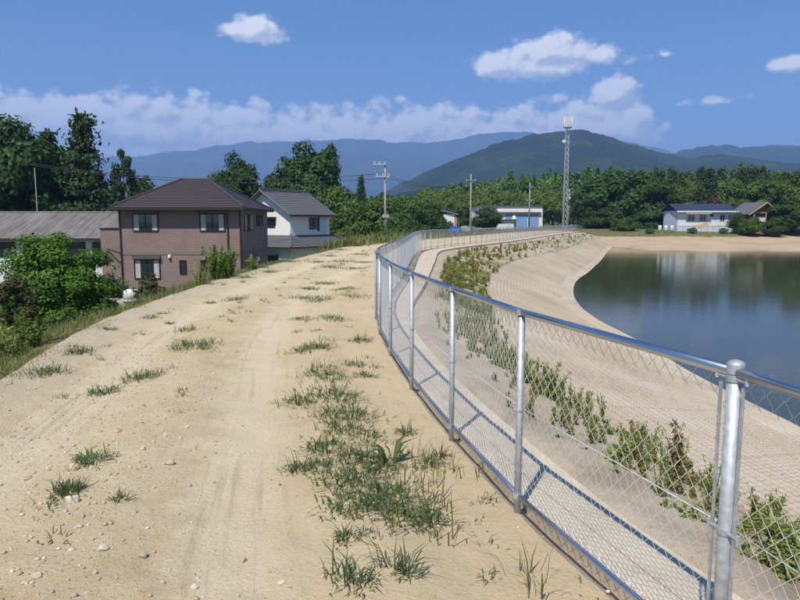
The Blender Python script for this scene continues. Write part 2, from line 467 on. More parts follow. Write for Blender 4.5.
material('white_paint', (.74, .74, .72), rough=.7, var=.05, vscale=1.0)
material('cream_paint', (.84, .83, .78), rough=.75, var=.06, vscale=.6)
material('pale_blue_wall', (.60, .68, .78), rough=.7, var=.05, vscale=.8)
material('blue_shutter', (.20, .36, .66), rough=.5, fn=ribs_fn(2, .1, .01, .08))
material('navy_roof', (.04, .055, .10), rough=.5, fn=ribs_fn(0, .45, .03, .15))
material('rust_trim', (.17, .09, .06), rough=.8, var=.25)
material('dark_frame', (.022, .021, .022), rough=.4)
material('glass', (.018, .024, .03), rough=.05, spec=.8)
material('curtain', (.45, .45, .44), rough=.9, var=.15, vscale=6)
material('shutter_box', (.12, .10, .09), rough=.5)
material('wood', (.25, .14, .075), rough=.85, var=.3, vscale=5)
material('wood_pale', (.42, .31, .20), rough=.85, var=.25, vscale=5)
material('orange_wall', (.40, .22, .13), rough=.85, var=.2)
material('tarp_blue', (.03, .14, .55), rough=.5)
material('pole', (.34, .32, .29), rough=.9, var=.15, vscale=4)
material('steel', (.50, .52, .54), rough=.5, metal=.5)
material('ceramic', (.55, .55, .53), rough=.35)
material('black_plastic', (.03, .028, .026), rough=.6)
material('cable', (.05, .05, .05), rough=.7)
material('orange_paint', (.75, .28, .03), rough=.5)
material('bark', (.10, .075, .05), rough=.95, var=.3, vscale=6, bump=.6, bscale=12, bdist=.03)
material('stone', (.48, .40, .29), rough=.85, var=.25, vscale=18, bump=.4, bscale=60, bdist=.006)
material('stone_pale', (.62, .54, .42), rough=.85, var=.15, vscale=25, bump=.4, bscale=60, bdist=.006)
material('stone_tan', (.46, .345, .22), rough=.85, var=.2, vscale=25, bump=.4, bscale=60, bdist=.006)
material('cleared_soil', (.36, .29, .20), rough=.95, var=.2, vscale=.05)
leafmat('leaf_dark', [(0.017, 0.042, 0.008), (0.041, 0.087, 0.016), (0.094, 0.150, 0.029)])
leafmat('leaf_conifer', [(0.021, 0.045, 0.014), (0.047, 0.088, 0.024), (0.094, 0.144, 0.040)])
leafmat('leaf_mid', [(0.034, 0.079, 0.013), (0.076, 0.145, 0.023), (0.162, 0.231, 0.039)])
leafmat('leaf_deep', [(0.019, 0.044, 0.009), (0.038, 0.081, 0.017), (0.081, 0.132, 0.029)])
leafmat('leaf_light', [(0.056, 0.105, 0.015), (0.120, 0.189, 0.028), (0.208, 0.266, 0.050)])
leafmat('leaf_pale', [(.09, .13, .05), (.20, .23, .11), (.38, .38, .24)])
leafmat('leaf_bush', [(0.030, 0.072, 0.009), (0.082, 0.157, 0.017), (0.177, 0.253, 0.033)], trans=.32, vs=1.2)
leafmat('leaf_dull', [(0.046, 0.055, 0.018), (0.098, 0.098, 0.034), (0.156, 0.130, 0.054)], vs=1.2)
leafmat('leaf_brown', [(.055, .035, .028), (.085, .055, .042), (.12, .075, .055)])
leafmat('grass', [(.045, .088, .030), (.098, .150, .055), (.19, .225, .095)], trans=.3, vs=3)
leafmat('grass_dry', [(0.068, 0.102, 0.030), (0.180, 0.192, 0.066), (0.383, 0.336, 0.156)], trans=.3, vs=2)
leafmat('weed', [(0.138, 0.186, 0.050), (0.275, 0.324, 0.094), (0.463, 0.456, 0.176)], trans=.3, vs=2)
leafmat('weed_dry', [(0.16, 0.14, 0.05), (0.28, 0.23, 0.1), (0.4, 0.33, 0.17)], trans=.3, vs=2)

# ------------------------------------------------------------------ the ground plan: matched rows across the dam
#   L: left edge of the track   F: fence line   Mt: upper edge of the block matting   S: water's edge
FX = [(2.05, -3), (1.5, .6), (1.16, 2.2), (.70, 3.7), (.12, 6.6), (-.31, 9.9), (-.42, 13), (-.06, 18.4), (.17, 22.5), (.5, 29), (.9, 35.8), (1.75, 41.3), (4.4, 48.5), (9.5, 61), (19, 87), (33, 122), (40, 138)]
LX = [(-3.2, -3), (-3.6, .6), (-3.8, 2.2), (-3.95, 3.7), (-4.3, 6.6), (-5.0, 9.9), (-5.3, 13.5), (-5.4, 18.4), (-5.2, 22.5), (-4.95, 29), (-4.4, 36.5), (-3.9, 44), (-1.7, 53), (3, 67), (12.5, 93), (26.5, 127), (34, 143)]
MX = [(4.0, -2.6), (3.3, 1.2), (2.95, 2.9), (2.55, 4.5), (2.05, 7.4), (1.8, 10.5), (1.95, 13.5), (2.6, 18.4), (3.0, 22.5), (3.9, 28), (5.2, 33.5), (7.2, 40.2), (10.5, 48.3), (16, 62), (25.5, 88), (37, 118), (42, 131)]
SX = [(9.5, -2), (8.2, 3), (7.7, 6), (7.35, 9), (7.22, 12.5), (7.2, 15.9), (7.4, 18.5), (7.5, 22), (7.6, 25), (8.0, 28.6), (9.2, 34.3), (11.2, 41), (14.5, 49.5), (20, 64.5), (28.5, 88.5), (38, 112.7), (46, 122)]
MZ = [-.40, -.42, -.44, -.45, -.48, -.5, -.55, -.6, -.6, -.6, -.63, -.65, -.7, -.78, -.8, -.85, -.6]
SZ = [-2.0] * 15 + [-1.95, -1.2]
NR = len(FX)
WATER = -2.0
ROWT = np.concatenate([np.linspace(0, 3, 90), np.linspace(3, 6, 150)[1:], np.linspace(6, NR - 1, 260)[1:]])
F_, L_, M_, S_ = (catmull(a, ROWT) for a in (FX, LX, MX, SX))
MZ_ = np.interp(ROWT, np.arange(NR), MZ); SZ_ = np.interp(ROWT, np.arange(NR), SZ)
ARC = np.concatenate([[0], np.cumsum(np.linalg.norm(np.diff(F_, axis=0), axis=1))])


def track_u(x, y):
    fx = np.interp(y, F_[:, 1], F_[:, 0]); lx = np.interp(y, L_[:, 1], L_[:, 0])
    return (x - lx) / (fx - lx)


def track_z(x, y):
    x = np.asarray(x, float); y = np.asarray(y, float)
    u = track_u(x, y)
    z = .05 * fbm(x * .55, y * .55, 3, 3) + .028 * fbm(x * 3.1, y * 3.1, 3, 9) + .012 * fbm(x * 11, y * 11, 3, 21)
    rut = np.exp(-((u - .63) / .09) ** 2) + np.exp(-((u - .27) / .09) ** 2)
    ridge = np.exp(-((u - .80) / .05) ** 2) * .035 + np.exp(-((u - .45) / .08) ** 2) * .02
    near = np.clip((1 - u) * 8, 0, 1)
    return z - .035 * rut + ridge * near - .03 * np.clip((u - .84) / .16, 0, 1)


def tz(x, y): return float(track_z(np.array([x]), np.array([y]))[0])


def build_dam():
    n = len(ROWT)
    # the track
    uu = np.linspace(0, 1, 150)
    P = L_[:, None] * (1 - uu)[None, :, None] + F_[:, None] * uu[None, :, None]
    z = track_z(P[..., 0], P[..., 1])
    z[:, 0] -= .03
    V = np.dstack([P, z[..., None]]).reshape(-1, 3)
    UV = np.stack([np.broadcast_to(uu[None], z.shape), np.broadcast_to(ARC[:, None], z.shape)], -1).reshape(-1, 2)
    tag(link('dirt_track', npmesh('dirt_track', V, grid_faces(n, len(uu)), 'track', True, UV)), kind='structure')
    # soil under the path and the weedy slope beyond it
    uu = np.linspace(0, 1, 44)
    P = F_[:, None] * (1 - uu)[None, :, None] + M_[:, None] * uu[None, :, None]
    prof = np.interp(uu, [0, .05, .3, .42, 1], [0, 0, .06, .16, 1.0])
    ez = track_z(F_[:, 0], F_[:, 1])
    z = ez[:, None] * (1 - prof)[None] + (MZ_[:, None] + .05) * prof[None]
    off = np.interp(uu, [0, .04, .10, .3, .36, .9, .975, 1], [0, -.05, -.09, -.09, 0, 0, 0, -.16])
    z = z + off[None] + np.interp(uu, [0, .3, .5, .9, 1], [0, 0, 1, 1, .3])[None] * .16 * fbm(P[..., 0] * 1.3, P[..., 1] * 1.3, 4, 31)
    V = np.dstack([P, z[..., None]]).reshape(-1, 3)
    tag(link('bank_soil', npmesh('bank_soil', V, grid_faces(n, len(uu))[:, ::-1][:, ::-1], 'soil', True)), kind='structure')
    # block matting in low courses, then a smoother apron at the water
    NCO = 30; us = []; lift = []
    for k in range(NCO):
        a, b = k / NCO, (k + 1) / NCO
        us += [a, a + .75 * (b - a), b - .002]; lift += [.0, .0, .017 if k < NCO - 1 else 0]
    us += [1.0, 1.12, 1.5]; lift += [0, 0, 0]
    us = np.array(us); lift = np.array(lift)
    P = M_[:, None] * (1 - us)[None, :, None] + S_[:, None] * us[None, :, None]
    prof = np.interp(us, [0, .8, 1.0, 1.12, 1.5], [0, .86, 1.0, 1.16, 1.9])
    z = MZ_[:, None] * (1 - prof)[None] + SZ_[:, None] * prof[None] - lift[None] + .03 * fbm(P[..., 0] * .25, P[..., 1] * .25, 2, 41)
    wid = np.linalg.norm(S_ - M_, axis=1)
    UV = np.stack([np.broadcast_to(ARC[:, None], z.shape), us[None] * wid[:, None]], -1).reshape(-1, 2)
    V = np.dstack([P, z[..., None]]).reshape(-1, 3)
    mi = np.tile((us[:-1] > .8).astype(int), n - 1)
    me = npmesh('block_matting', V, grid_faces(n, len(us)), ['block_mat', 'apron'], False, UV, mi)
    tag(link('block_matting', me), kind='structure')
    # left flank of the dam
    T = np.gradient(L_, axis=0); T /= np.linalg.norm(T, axis=1)[:, None]; N = np.stack([-T[:, 1], T[:, 0]], 1)
    ds = np.array([0, .25, .6, 1, 1.6, 2.4, 3.4, 4.4, 5.4, 6.4, 7.4]); zz = np.interp(ds, [0, .5, 6.4, 7.4], [0, -.12, -3.35, -3.6])
    P = L_[:, None] + N[:, None] * ds[None, :, None]
    z = zz[None] + (tr0 := track_z(L_[:, 0], L_[:, 1]) - .03)[:, None] * (ds == 0)[None] + .25 * fbm(P[..., 0] * .8, P[..., 1] * .8, 4, 51) * np.clip(ds / .8, 0, 1)[None]
    V = np.dstack([P, z[..., None]]).reshape(-1, 3)
    tag(link('dam_slope', npmesh('dam_slope', V, grid_faces(n, len(ds)), 'slope', True)), kind='structure')
    return N


LN_ = build_dam()


def ground_z(x, y):
    x = np.asarray(x, float); y = np.asarray(y, float)
    s = np.clip((y - 116) / 24, 0, 1); s = s * s * (3 - 2 * s)
    return -3.4 + 3.6 * s + .25 * fbm(x * .05, y * .05, 3, 61)


def gz(x, y): return float(ground_z(np.array([x]), np.array([y]))[0])


def build_land():
    a = np.concatenate([-np.geomspace(9000, 120, 30), np.linspace(-110, 160, 90), np.geomspace(170, 9000, 30)])
    b = np.concatenate([-np.geomspace(3000, 60, 14), np.linspace(-50, 240, 110), np.geomspace(250, 12000, 34)])
    X, Y = np.meshgrid(a, b); V = np.stack([X, Y, ground_z(X, Y)], -1).reshape(-1, 3)
    tag(link('ground', npmesh('ground', V, grid_faces(len(b), len(a)), 'ground', True)), kind='structure')
    # far shore of the pond: dried-out sand rising to a grassy terrace
    xs = np.concatenate([np.linspace(29, 60, 70), np.linspace(61, 320, 110)])
    ys = np.interp(xs, [29, 31.2, 31.8, 33, 38, 50, 90, 320], [106, 95, 86, 83.2, 82.2, 81.75, 85, 110])
    of = np.array([-7, -3, -1, 0, 1, 3, 6, 10, 15, 20, 22.5, 23.5, 25, 27, 30, 36, 45, 60, 75])
    oz = np.array([-2.7, -2.3, -2.08, -2.0, -1.94, -1.8, -1.6, -1.4, -1.15, -.92, -.82, -.7, -.35, -.1, .1, .42, .5, .45, -.2])
    X = np.broadcast_to(xs[:, None], (len(xs), len(of))); Y = ys[:, None] + of[None]
    fade = np.clip((xs - 29) / 6, 0, 1)[:, None]
    Z = oz[None] + .22 * fbm(X * .09, Y * .16, 4, 71) * np.clip((of + 2) / 6, 0, 1)[None] - (1 - fade) * .35
    V = np.stack([X, Y, Z], -1).reshape(-1, 3)
    tag(link('far_shore', npmesh('far_shore', V, grid_faces(len(xs), len(of))[:, ::-1], 'beach', True)), kind='structure')
    # the pond
    W = M_ * .22 + S_ * .78; k = ROWT <= 15
    Wk = W[k][::4]; n = len(Wk)
    top = np.array([[330, 118.0]])
    far = np.stack([np.full(n, 330.0), Wk[:, 1]], 1)
    V = np.concatenate([np.c_[Wk, np.full(n, WATER)], np.c_[far, np.full(n, WATER)]])
    i = np.arange(n - 1)
    Q = np.stack([i, i + n, i + n + 1, i + 1], 1)
    tag(link('pond_water', npmesh('pond_water', V, Q, 'water', True)), kind='structure')


build_land()


def build_hills():
    def hill(name, D, W, pts, seed, rough, nu=620, nv=60):
        px = np.array([p[0] for p in pts], float); py = np.array([p[1] for p in pts], float)
        xs = np.linspace(px[0], px[-1], nu); cz = np.interp(xs, px, py)
        k = np.ones(7) / 7; cz = np.convolve(np.pad(cz, 3, 'edge'), k, 'valid')
        X0 = (xs - 400) / FPX * D; Z0 = CAMZ + (HORIZON - cz) / FPX * D
        Z0 = Z0 * (1 + .075 * fbm(X0 / (D * .11), X0 * 0 + seed, 4, seed + 3, .6))
        v = np.linspace(0, 1.5, nv)
        X = X0[:, None] * (1 - (W / D) * (1 - v)[None]) ; Y = D - W * (1 - v)[None] + 0 * X
        base = np.where(v <= 1, v ** 1.25, 1 - (v - 1) ** 1.3 * 1.4)
        g = fbm(X / W * 5 + seed, Y / W * 3.2, 5, seed, .55); r2 = fbm(X / (D * .016), Y / (D * .03), 3, seed + 5, .7)
        gate = np.where(v <= 1, np.sin(np.pi * np.clip(v, 0, 1)), 0)[None]
        Z = Z0[:, None] * base[None] * (1 + g * rough * gate) + g * Z0[:, None] * .02 * np.clip(v, 0, 1)[None] + r2 * (D * .007) * np.clip(v * 4, 0, 1)[None]
        Z = np.where(v[None] < .02, -8, Z)
        V = np.stack([X, Y, Z], -1).reshape(-1, 3)
        tag(link(name, npmesh(name, V, grid_faces(nu, nv)[:, ::-1], 'hill', True)), kind='structure')
    hill('far_mountains', 7000, 3000, [(-500, 158), (-250, 166), (-80, 168), (60, 162), (110, 158), (150, 157), (178, 153), (190, 155), (215, 148), (240, 144), (290, 143), (350, 141), (400, 143), (440, 145), (470, 139), (500, 133), (525, 134), (560, 143), (620, 143), (640, 147), (670, 155), (740, 158), (900, 160), (1300, 158)], 5, .9)
    hill('right_mountains', 3600, 1300, [(380, 200), (560, 190), (640, 160), (670, 153), (690, 149), (715, 146), (735, 150), (760, 147), (785, 146), (820, 149), (900, 140), (1050, 152), (1300, 150), (1700, 170)], 11, .8)
    hill('wooded_hill', 2000, 900, [(340, 218), (385, 192), (410, 180), (440, 168), (470, 155), (500, 144), (530, 137), (555, 134), (585, 134), (605, 138), (630, 146), (650, 153), (680, 159), (720, 156), (750, 160), (790, 165), (850, 160), (950, 168), (1200, 176), (1500, 200)], 17, .7)
    hill('low_hills', 1150, 420, [(-700, 200), (-300, 196), (0, 200), (150, 196), (300, 200), (370, 199), (410, 192), (450, 186), (500, 190), (560, 196), (700, 196), (900, 190), (1300, 200)], 23, .6)


build_hills()


# ------------------------------------------------------------------ chain-link fence
FINE_T = np.linspace(0, NR - 1, 6000); FINE = catmull(FX, FINE_T)
FARC = np.concatenate([[0], np.cumsum(np.linalg.norm(np.diff(FINE, axis=0), axis=1))])


def fence_at(s):
    return Vector((float(np.interp(s, FARC, FINE[:, 0])), float(np.interp(s, FARC, FINE[:, 1])), 0))


def arc_of(x, y): return float(FARC[np.argmin((FINE[:, 0] - x) ** 2 + (FINE[:, 1] - y) ** 2)])


def fence_side(s, off):
    """a point beside the fence line, off metres to the pond side"""
    p = fence_at(s); d = (fence_at(s + .3) - fence_at(max(0, s - .3))).normalized()
    return Vector((p.x + d.y * off, p.y - d.x * off, 0))


POSTS = [arc_of(*p) for p in [(1.16, 2.2), (.69, 3.7), (.36, 5.02), (.13, 6.6), (-.09, 8.24), (-.31, 9.9), (-.45, 11.5)]]
POSTS = [POSTS[0] - 1.6 * k for k in (3, 2, 1)] + POSTS
while POSTS[-1] + 1.62 < FARC[-1] - .5: POSTS.append(POSTS[-1] + 1.62)
RAIL_Z, LOW_Z, FH = 1.175, .075, 1.2


def chain_mesh(length, z0, z1, w=.078, r=.0016):
    """woven wire: every zig-zag wire hooks the next one"""
    n = int(round(length / (w / 2))); h = w / 2; rows = int((z1 - z0) / h)
    V = []; Q = []; o = 0
    ring = np.array([(1, 0), (0, 1), (-1, 0), (0, -1)], float) * r
    for k in range(n):
        i = np.arange(rows + 1)
        x = (k + (i + k) % 2) * length / n; z = z0 + i * (z1 - z0) / rows
        y = np.where((i + k) % 2 == 0, .0022, -.0022)
        P = np.stack([x, y, z], 1)
        ringv = np.stack([ring[:, 0], ring[:, 1], 0 * ring[:, 0]], 1)
        V.append((P[:, None] + ringv[None]).reshape(-1, 3))
        a = (np.arange(rows)[:, None] * 4 + np.arange(4)[None]); b = (np.arange(rows)[:, None] * 4 + (np.arange(4)[None] + 1) % 4)
        Q.append(np.stack([a, b, b + 4, a + 4], -1).reshape(-1, 4) + o); o += len(P) * 4
    return npmesh('chain_link', np.concatenate(V), np.concatenate(Q), 'wire')


def build_fence():
    root = empty('chain_link_fence', fence_at(POSTS[3]), 0, 'galvanised chain-link fence curving along the dam between track and pond', 'fence')
    org = Vector(root.location)
    LEN = 1.6
    link_me = chain_mesh(LEN, LOW_Z + .015, RAIL_Z - .015)
    line_post = MB().tube([(0, 0, -.25), (0, 0, RAIL_Z - .01)], .021, 12).mesh('post', 'zinc', True)
    big = MB().tube([(0, 0, -.25), (0, 0, FH + .005)], .0265, 16)
    big_post = big.mesh('post', 'zinc', True)
    cap = MB()
    prof = [(.029, -.03), (.029, .004), (.025, .012), (.014, .017), (.001, .019)]
    for (r0, z0), (r1, z1) in zip(prof, prof[1:]): cap.tube([(0, 0, z0), (0, 0, z1)], [r0, r1], 16, False)
    cap_me = cap.mesh('cap', 'zinc', True)
    clip = MB().tube([(-.024, -.0, -.006), (-.024, 0, .022)], .004, 6); clip.tube([(0, 0, -.013), (0, 0, .013)], .0285, 12); clip.tube([(.016, -.02, .0), (.034, -.03, .0)], .006, 6)
    clip_me = clip.mesh('rail_fitting', 'zinc')
    band = MB().tube([(0, 0, -.008), (0, 0, .008)], .0245, 12); band.tube([(0, .02, 0), (0, .04, 0)], .005, 6)
    band_me = band.mesh('wire_clamp', 'zinc')
    bbig = MB().tube([(0, 0, -.012), (0, 0, .012)], .0295, 16); bbig.tube([(-.072, .012, 0), (.072, .012, 0)], .007, 6); bbig.tube([(-.07, .012, -.012), (-.07, .012, .014)], .009, 6); bbig.tube([(.07, .012, -.012), (.07, .012, .014)], .009, 6)
    bbig_me = bbig.mesh('post_band', 'zinc')
    bar = MB().box(-.006, .006, -.003, .003, LOW_Z + .01, RAIL_Z - .045); bar_me = bar.mesh('tension_bar', 'zinc')
    rail_me = MB().tube([(0, 0, 0), (1, 0, 0)], .0205, 12).mesh('top_rail', 'rail', True)
    low_me = MB().tube([(0, 0, 0), (1, 0, 0)], .0150, 10).mesh('bottom_rail', 'rail', True)
    mid_me = MB().tube([(0, 0, 0), (1, 0, 0)], .0023, 5).mesh('tension_wire', 'wire', True)
    base_me = MB().tube([(0, 0, -.3), (0, 0, .012)], [.10, .085], 9).mesh('footing', 'concrete')
    pts = [fence_at(s) for s in POSTS]
    pts = [Vector((p.x, p.y, 0)) for p in pts]
    for i, p in enumerate(pts):
        if p.y < .2: continue
        d = (pts[min(i + 1, len(pts) - 1)] - pts[max(i - 1, 0)]).normalized(); a = math.atan2(d.y, d.x)
        corner = i in (3,) or i in (9, 34)
        po = link('post', big_post if corner else line_post, root, p - org, a)
        if corner:
            link('cap', cap_me, po, (0, 0, FH))
            for z in (FH - .045, .60, LOW_Z + .03): link('post_band', bbig_me, po, (0, 0, z))
            for s in (-1, 1): link('tension_bar', bar_me, po, (s * .052, .012, 0))
        else:
            link('rail_fitting', clip_me, po, (0, 0, RAIL_Z - .002))
            link('wire_clamp', band_me, po, (0, 0, .60))
            link('rail_fitting', clip_me, po, (0, 0, LOW_Z))
    for i, (p, q) in enumerate(zip(pts, pts[1:])):
        if q.y < .2: continue
        d = q - p; a = math.atan2(d.y, d.x); L = d.length; dn = d.normalized()
        off = Vector((dn.y, -dn.x, 0)) * .0
        p0 = p - org
        for nm, me, z, sd in (('top_rail', rail_me, RAIL_Z, 0), ('bottom_rail', low_me, LOW_Z, 0), ('tension_wire', mid_me, .60, -.027)):
            o = link(nm, me, root, p0 + Vector((dn.y * -sd, -dn.x * -sd, z)), a); o.scale.x = L
        o = link('chain_link', link_me, root, p0 + Vector((dn.y * .024, -dn.x * .024, 0)), a); o.scale.x = L / LEN
    return root


build_fence()


def build_path():
    root = empty('concrete_path', (0, 0, 0)); root['kind'] = 'structure'
    s = POSTS[0] - 1.0
    while s < FARC[-1] - 4:
        mb = MB(); k = 7; top = []; L = 3.0
        w = np.clip((s - POSTS[3] - 9) / 22, 0, 1)
        for j in range(k):
            sj = s + (L - .018) * j / (k - 1); wj = np.clip((sj - POSTS[3] - 9) / 22, 0, 1)
            a, b = .12 + .21 * wj, .58 + .58 * wj
            top.append((fence_side(sj, a), fence_side(sj, b)))
        z = -.022 + random.uniform(-.006, .006)
        vs = []
        for (a, b) in top:
            za = tz(a.x, a.y) * .0
            vs += [(a.x, a.y, z + za), (b.x, b.y, z + za - .012), (a.x, a.y, z - .14), (b.x, b.y, z - .14)]
        fs = []
        for j in range(k - 1):
            o = j * 4; fs += [(o, o + 1, o + 5, o + 4), (o + 1, o + 3, o + 7, o + 5), (o, o + 4, o + 6, o + 2)]
        e = (k - 1) * 4; fs += [(0, 2, 3, 1), (e, e + 1, e + 3, e + 2)]
        mb.add(vs, fs); mb.build('slab', 'concrete', root)
        s += L


build_path()


# ------------------------------------------------------------------ buildings
def window(root, x0, x1, z0, z1, y, face='front', hood=False, curtain=True, name='window', split=2):
    """a framed window in a wall; face 'front' looks to -y, 'side' to +x (then x is y and y is x)"""
    def P(a, b, c0, c1, z0, z1, mb, mi=0):
        if face == 'front': mb.box(a, b, c0, c1, z0, z1, mi)
        else: mb.box(-c1 + 2 * y, -c0 + 2 * y, a, b, z0, z1, mi)
    f = MB(); t = .07
    P(x0, x1, y - .06, y + .02, z0, z0 + t, f); P(x0, x1, y - .06, y + .02, z1 - t, z1, f)
    P(x0, x0 + t, y - .06, y + .02, z0 + t, z1 - t, f); P(x1 - t, x1, y - .06, y + .02, z0 + t, z1 - t, f)
    for k in range(1, split):
        c = x0 + (x1 - x0) * k / split; P(c - .025, c + .025, y - .05, y + .02, z0 + t, z1 - t, f)
    fo = f.build(name, 'dark_frame', root)
    for k in range(split):
        a = x0 + t + (x1 - x0 - 2 * t) * k / split; b = x0 + t + (x1 - x0 - 2 * t) * (k + 1) / split
        g = MB(); P(a + .01, b - .01, y - .022, y - .012, z0 + t, z1 - t, g); g.build('pane', 'glass', fo)
    if curtain:
        w = (x1 - x0)
        for (a, b) in ((x0 + t, x0 + .24 * w), (x1 - .24 * w, x1 - t)):
            c = MB(); P(a, b, y - .030, y - .024, z0 + t, z1 - t, c); c.build('curtain', 'curtain', fo)
    if hood:
        h = MB(); P(x0 - .06, x1 + .06, y - .22, y + .01, z1 + .01, z1 + .24, h); h.build('shutter_box', 'shutter_box', fo)
    return fo


def courses(mb, a, b, c, d, n, lift=.035):
    """roof plane a-b (eave) to d-c (ridge) laid in n overlapping tile courses"""
    a, b, c, d = map(Vector, (a, b, c, d)); nn = (b - a).cross(d - a).normalized()
    if nn.length < .1: nn = (b - a).cross(c - a).normalized()
    for i in range(n):
        t0, t1 = i / n, (i + 1) / n
        p, q, r, s = a.lerp(d, t0), b.lerp(c, t0), b.lerp(c, t1), a.lerp(d, t1)
        mb.add([p + nn * lift, q + nn * lift, r, s, p, q], [(0, 1, 2, 3), (4, 5, 1, 0)])


def hip_roof(root, x0, x1, y0, y1, ze, rx0, rx1, ry, zr, mat, n, name='roof', trim='brown_trim'):
    mb = MB()
    A, B, C, D = (x0, y0, ze), (x1, y0, ze), (x1, y1, ze), (x0, y1, ze); E, Fq = (rx0, ry, zr), (rx1, ry, zr)
    courses(mb, A, B, Fq, E, n); courses(mb, C, D, E, Fq, n); courses(mb, B, C, Fq, Fq, n); courses(mb, D, A, E, E, n)
    mb.add([A, B, C, D], [(3, 2, 1, 0)])
    o = mb.build(name, mat, root)
    r = MB().tube([E, Fq], .10, 8)
    for p, q in ((A, E), (B, Fq), (C, Fq), (D, E)): r.tube([Vector(p) + Vector((0, 0, .05)), Vector(q) + Vector((0, 0, .03))], .085, 8)
    r.build('ridge_tile', mat, o)
    g = MB(); t = .09
    g.box(x0 - t, x1 + t, y0 - t, y0, ze - .16, ze + .01); g.box(x0 - t, x1 + t, y1, y1 + t, ze - .16, ze + .01)
    g.box(x1, x1 + t, y0, y1, ze - .158, ze + .008); g.box(x0 - t, x0, y0, y1, ze - .158, ze + .008)
    g.build('gutter', trim, o)
    return o


def brown_house():
    Y0 = 44.0; G = -3.45
    X0, X1 = at(118.5, 220, Y=Y0).x, at(241, 220, Y=Y0).x; Y1 = 52.7
    ZE = at(170, 207.5, Y=Y0 - .6).z
    root = empty('brown_house', (0, 0, 0), 0, 'brown tiled two-storey house with dark hip roof below the track', 'house')
    MB().box(X0, X1, Y0, Y1, G, ZE - .05).build('wall', 'brown_wall', root)
    bz = at(170, 253.5, Y=Y0).z
    b = MB(); b.box(X0 - .02, X1 + .02, Y0 - .025, Y0 + .1, bz - .09, bz + .09); b.box(X1 - .1, X1 + .025, Y0 + .1, Y1, bz - .088, bz + .088); b.build('belt_course', 'band', root)
    bb = MB(); bb.box(X0 - .01, X1 + .01, Y0 - .03, Y0, ZE - .34, ZE - .08); bb.build('eave_board', 'band', root)
    e0, e1 = at(109, 205, Y=Y0 - .65).x, at(243.5, 205, Y=Y0 - .65).x
    hip_roof(root, e0, e1, Y0 - .65, Y1 + .7, ZE, at(183, 180, Y=48.3).x, at(208, 180, Y=48.3).x, 48.3, at(195, 179, Y=48.3).z, 'brown_roof', 18)
    def W(p0, p1, q0, q1, **k):
        a, b = at(p0, q1, Y=Y0), at(p1, q0, Y=Y0); return window(root, a.x, b.x, a.z, b.z, Y0, **k)
    W(133, 158, 213.5, 231.5, hood=True); W(200, 224.8, 213.5, 231.5, hood=True); W(135, 160, 259, 279, hood=True)
    W(180, 186.3, 260, 274, curtain=False, split=1); W(201, 207.2, 260, 271, curtain=False, split=1)
    z0, z1 = at(0, 231, Y=47).z, at(0, 214, Y=47).z
    window(root, 44.9, 47.4, z0, z1, X1, 'side'); window(root, 48.6, 50.8, z0 + .35, z1, X1, 'side', curtain=False)
    window(root, 46.0, 49.0, z0 - 3.1, z1 - 3.0, X1, 'side')
    for px, top in ((120.0, 209), (227.6, 214)):
        x = at(px, 220, Y=Y0).x; zt = at(px, top, Y=Y0).z
        MB().tube([(x, Y0 - .09, G), (x, Y0 - .09, zt)], .045, 8).build('downpipe', 'brown_trim', root)
    MB().tube([(X1 - .05, Y0 - .05, G), (X1 - .05, Y0 - .05, ZE - .1)], .06, 8).build('corner_trim', 'brown_trim', root)
    for px, py in ((169.8, 256.5), (205.5, 257.5)):
        p = at(px, py, Y=Y0); v = MB().box(p.x - .09, p.x + .09, Y0 - .10, Y0, p.z - .10, p.z + .12); v.tube([(p.x, Y0 - .14, p.z - .1), (p.x, Y0 - .08, p.z + .06)], .08, 8); v.build('vent_hood', 'white_paint', root)
    # lower wing on the left
    a0 = at(100, 229, Y=Y0 + .8)
    MB().box(a0.x, X0 - .003, Y0 + .8, Y1 - 1, G, a0.z).build('side_wing', 'brown_wall', root)
    MB().box(a0.x - .05, X0 - .004, Y0 + .74, Y1 - .95, a0.z, a0.z + .08).build('parapet_cap', 'brown_trim', root)
    p, q = at(107, 249, Y=Y0 + .7), at(119.5, 253, Y=Y0 - .1)
    MB().tube([(p.x, Y0 + .7, p.z), (q.x, Y0 - .1, q.z)], .05, 6).build('drain_pipe', 'brown_trim', root)


brown_house()


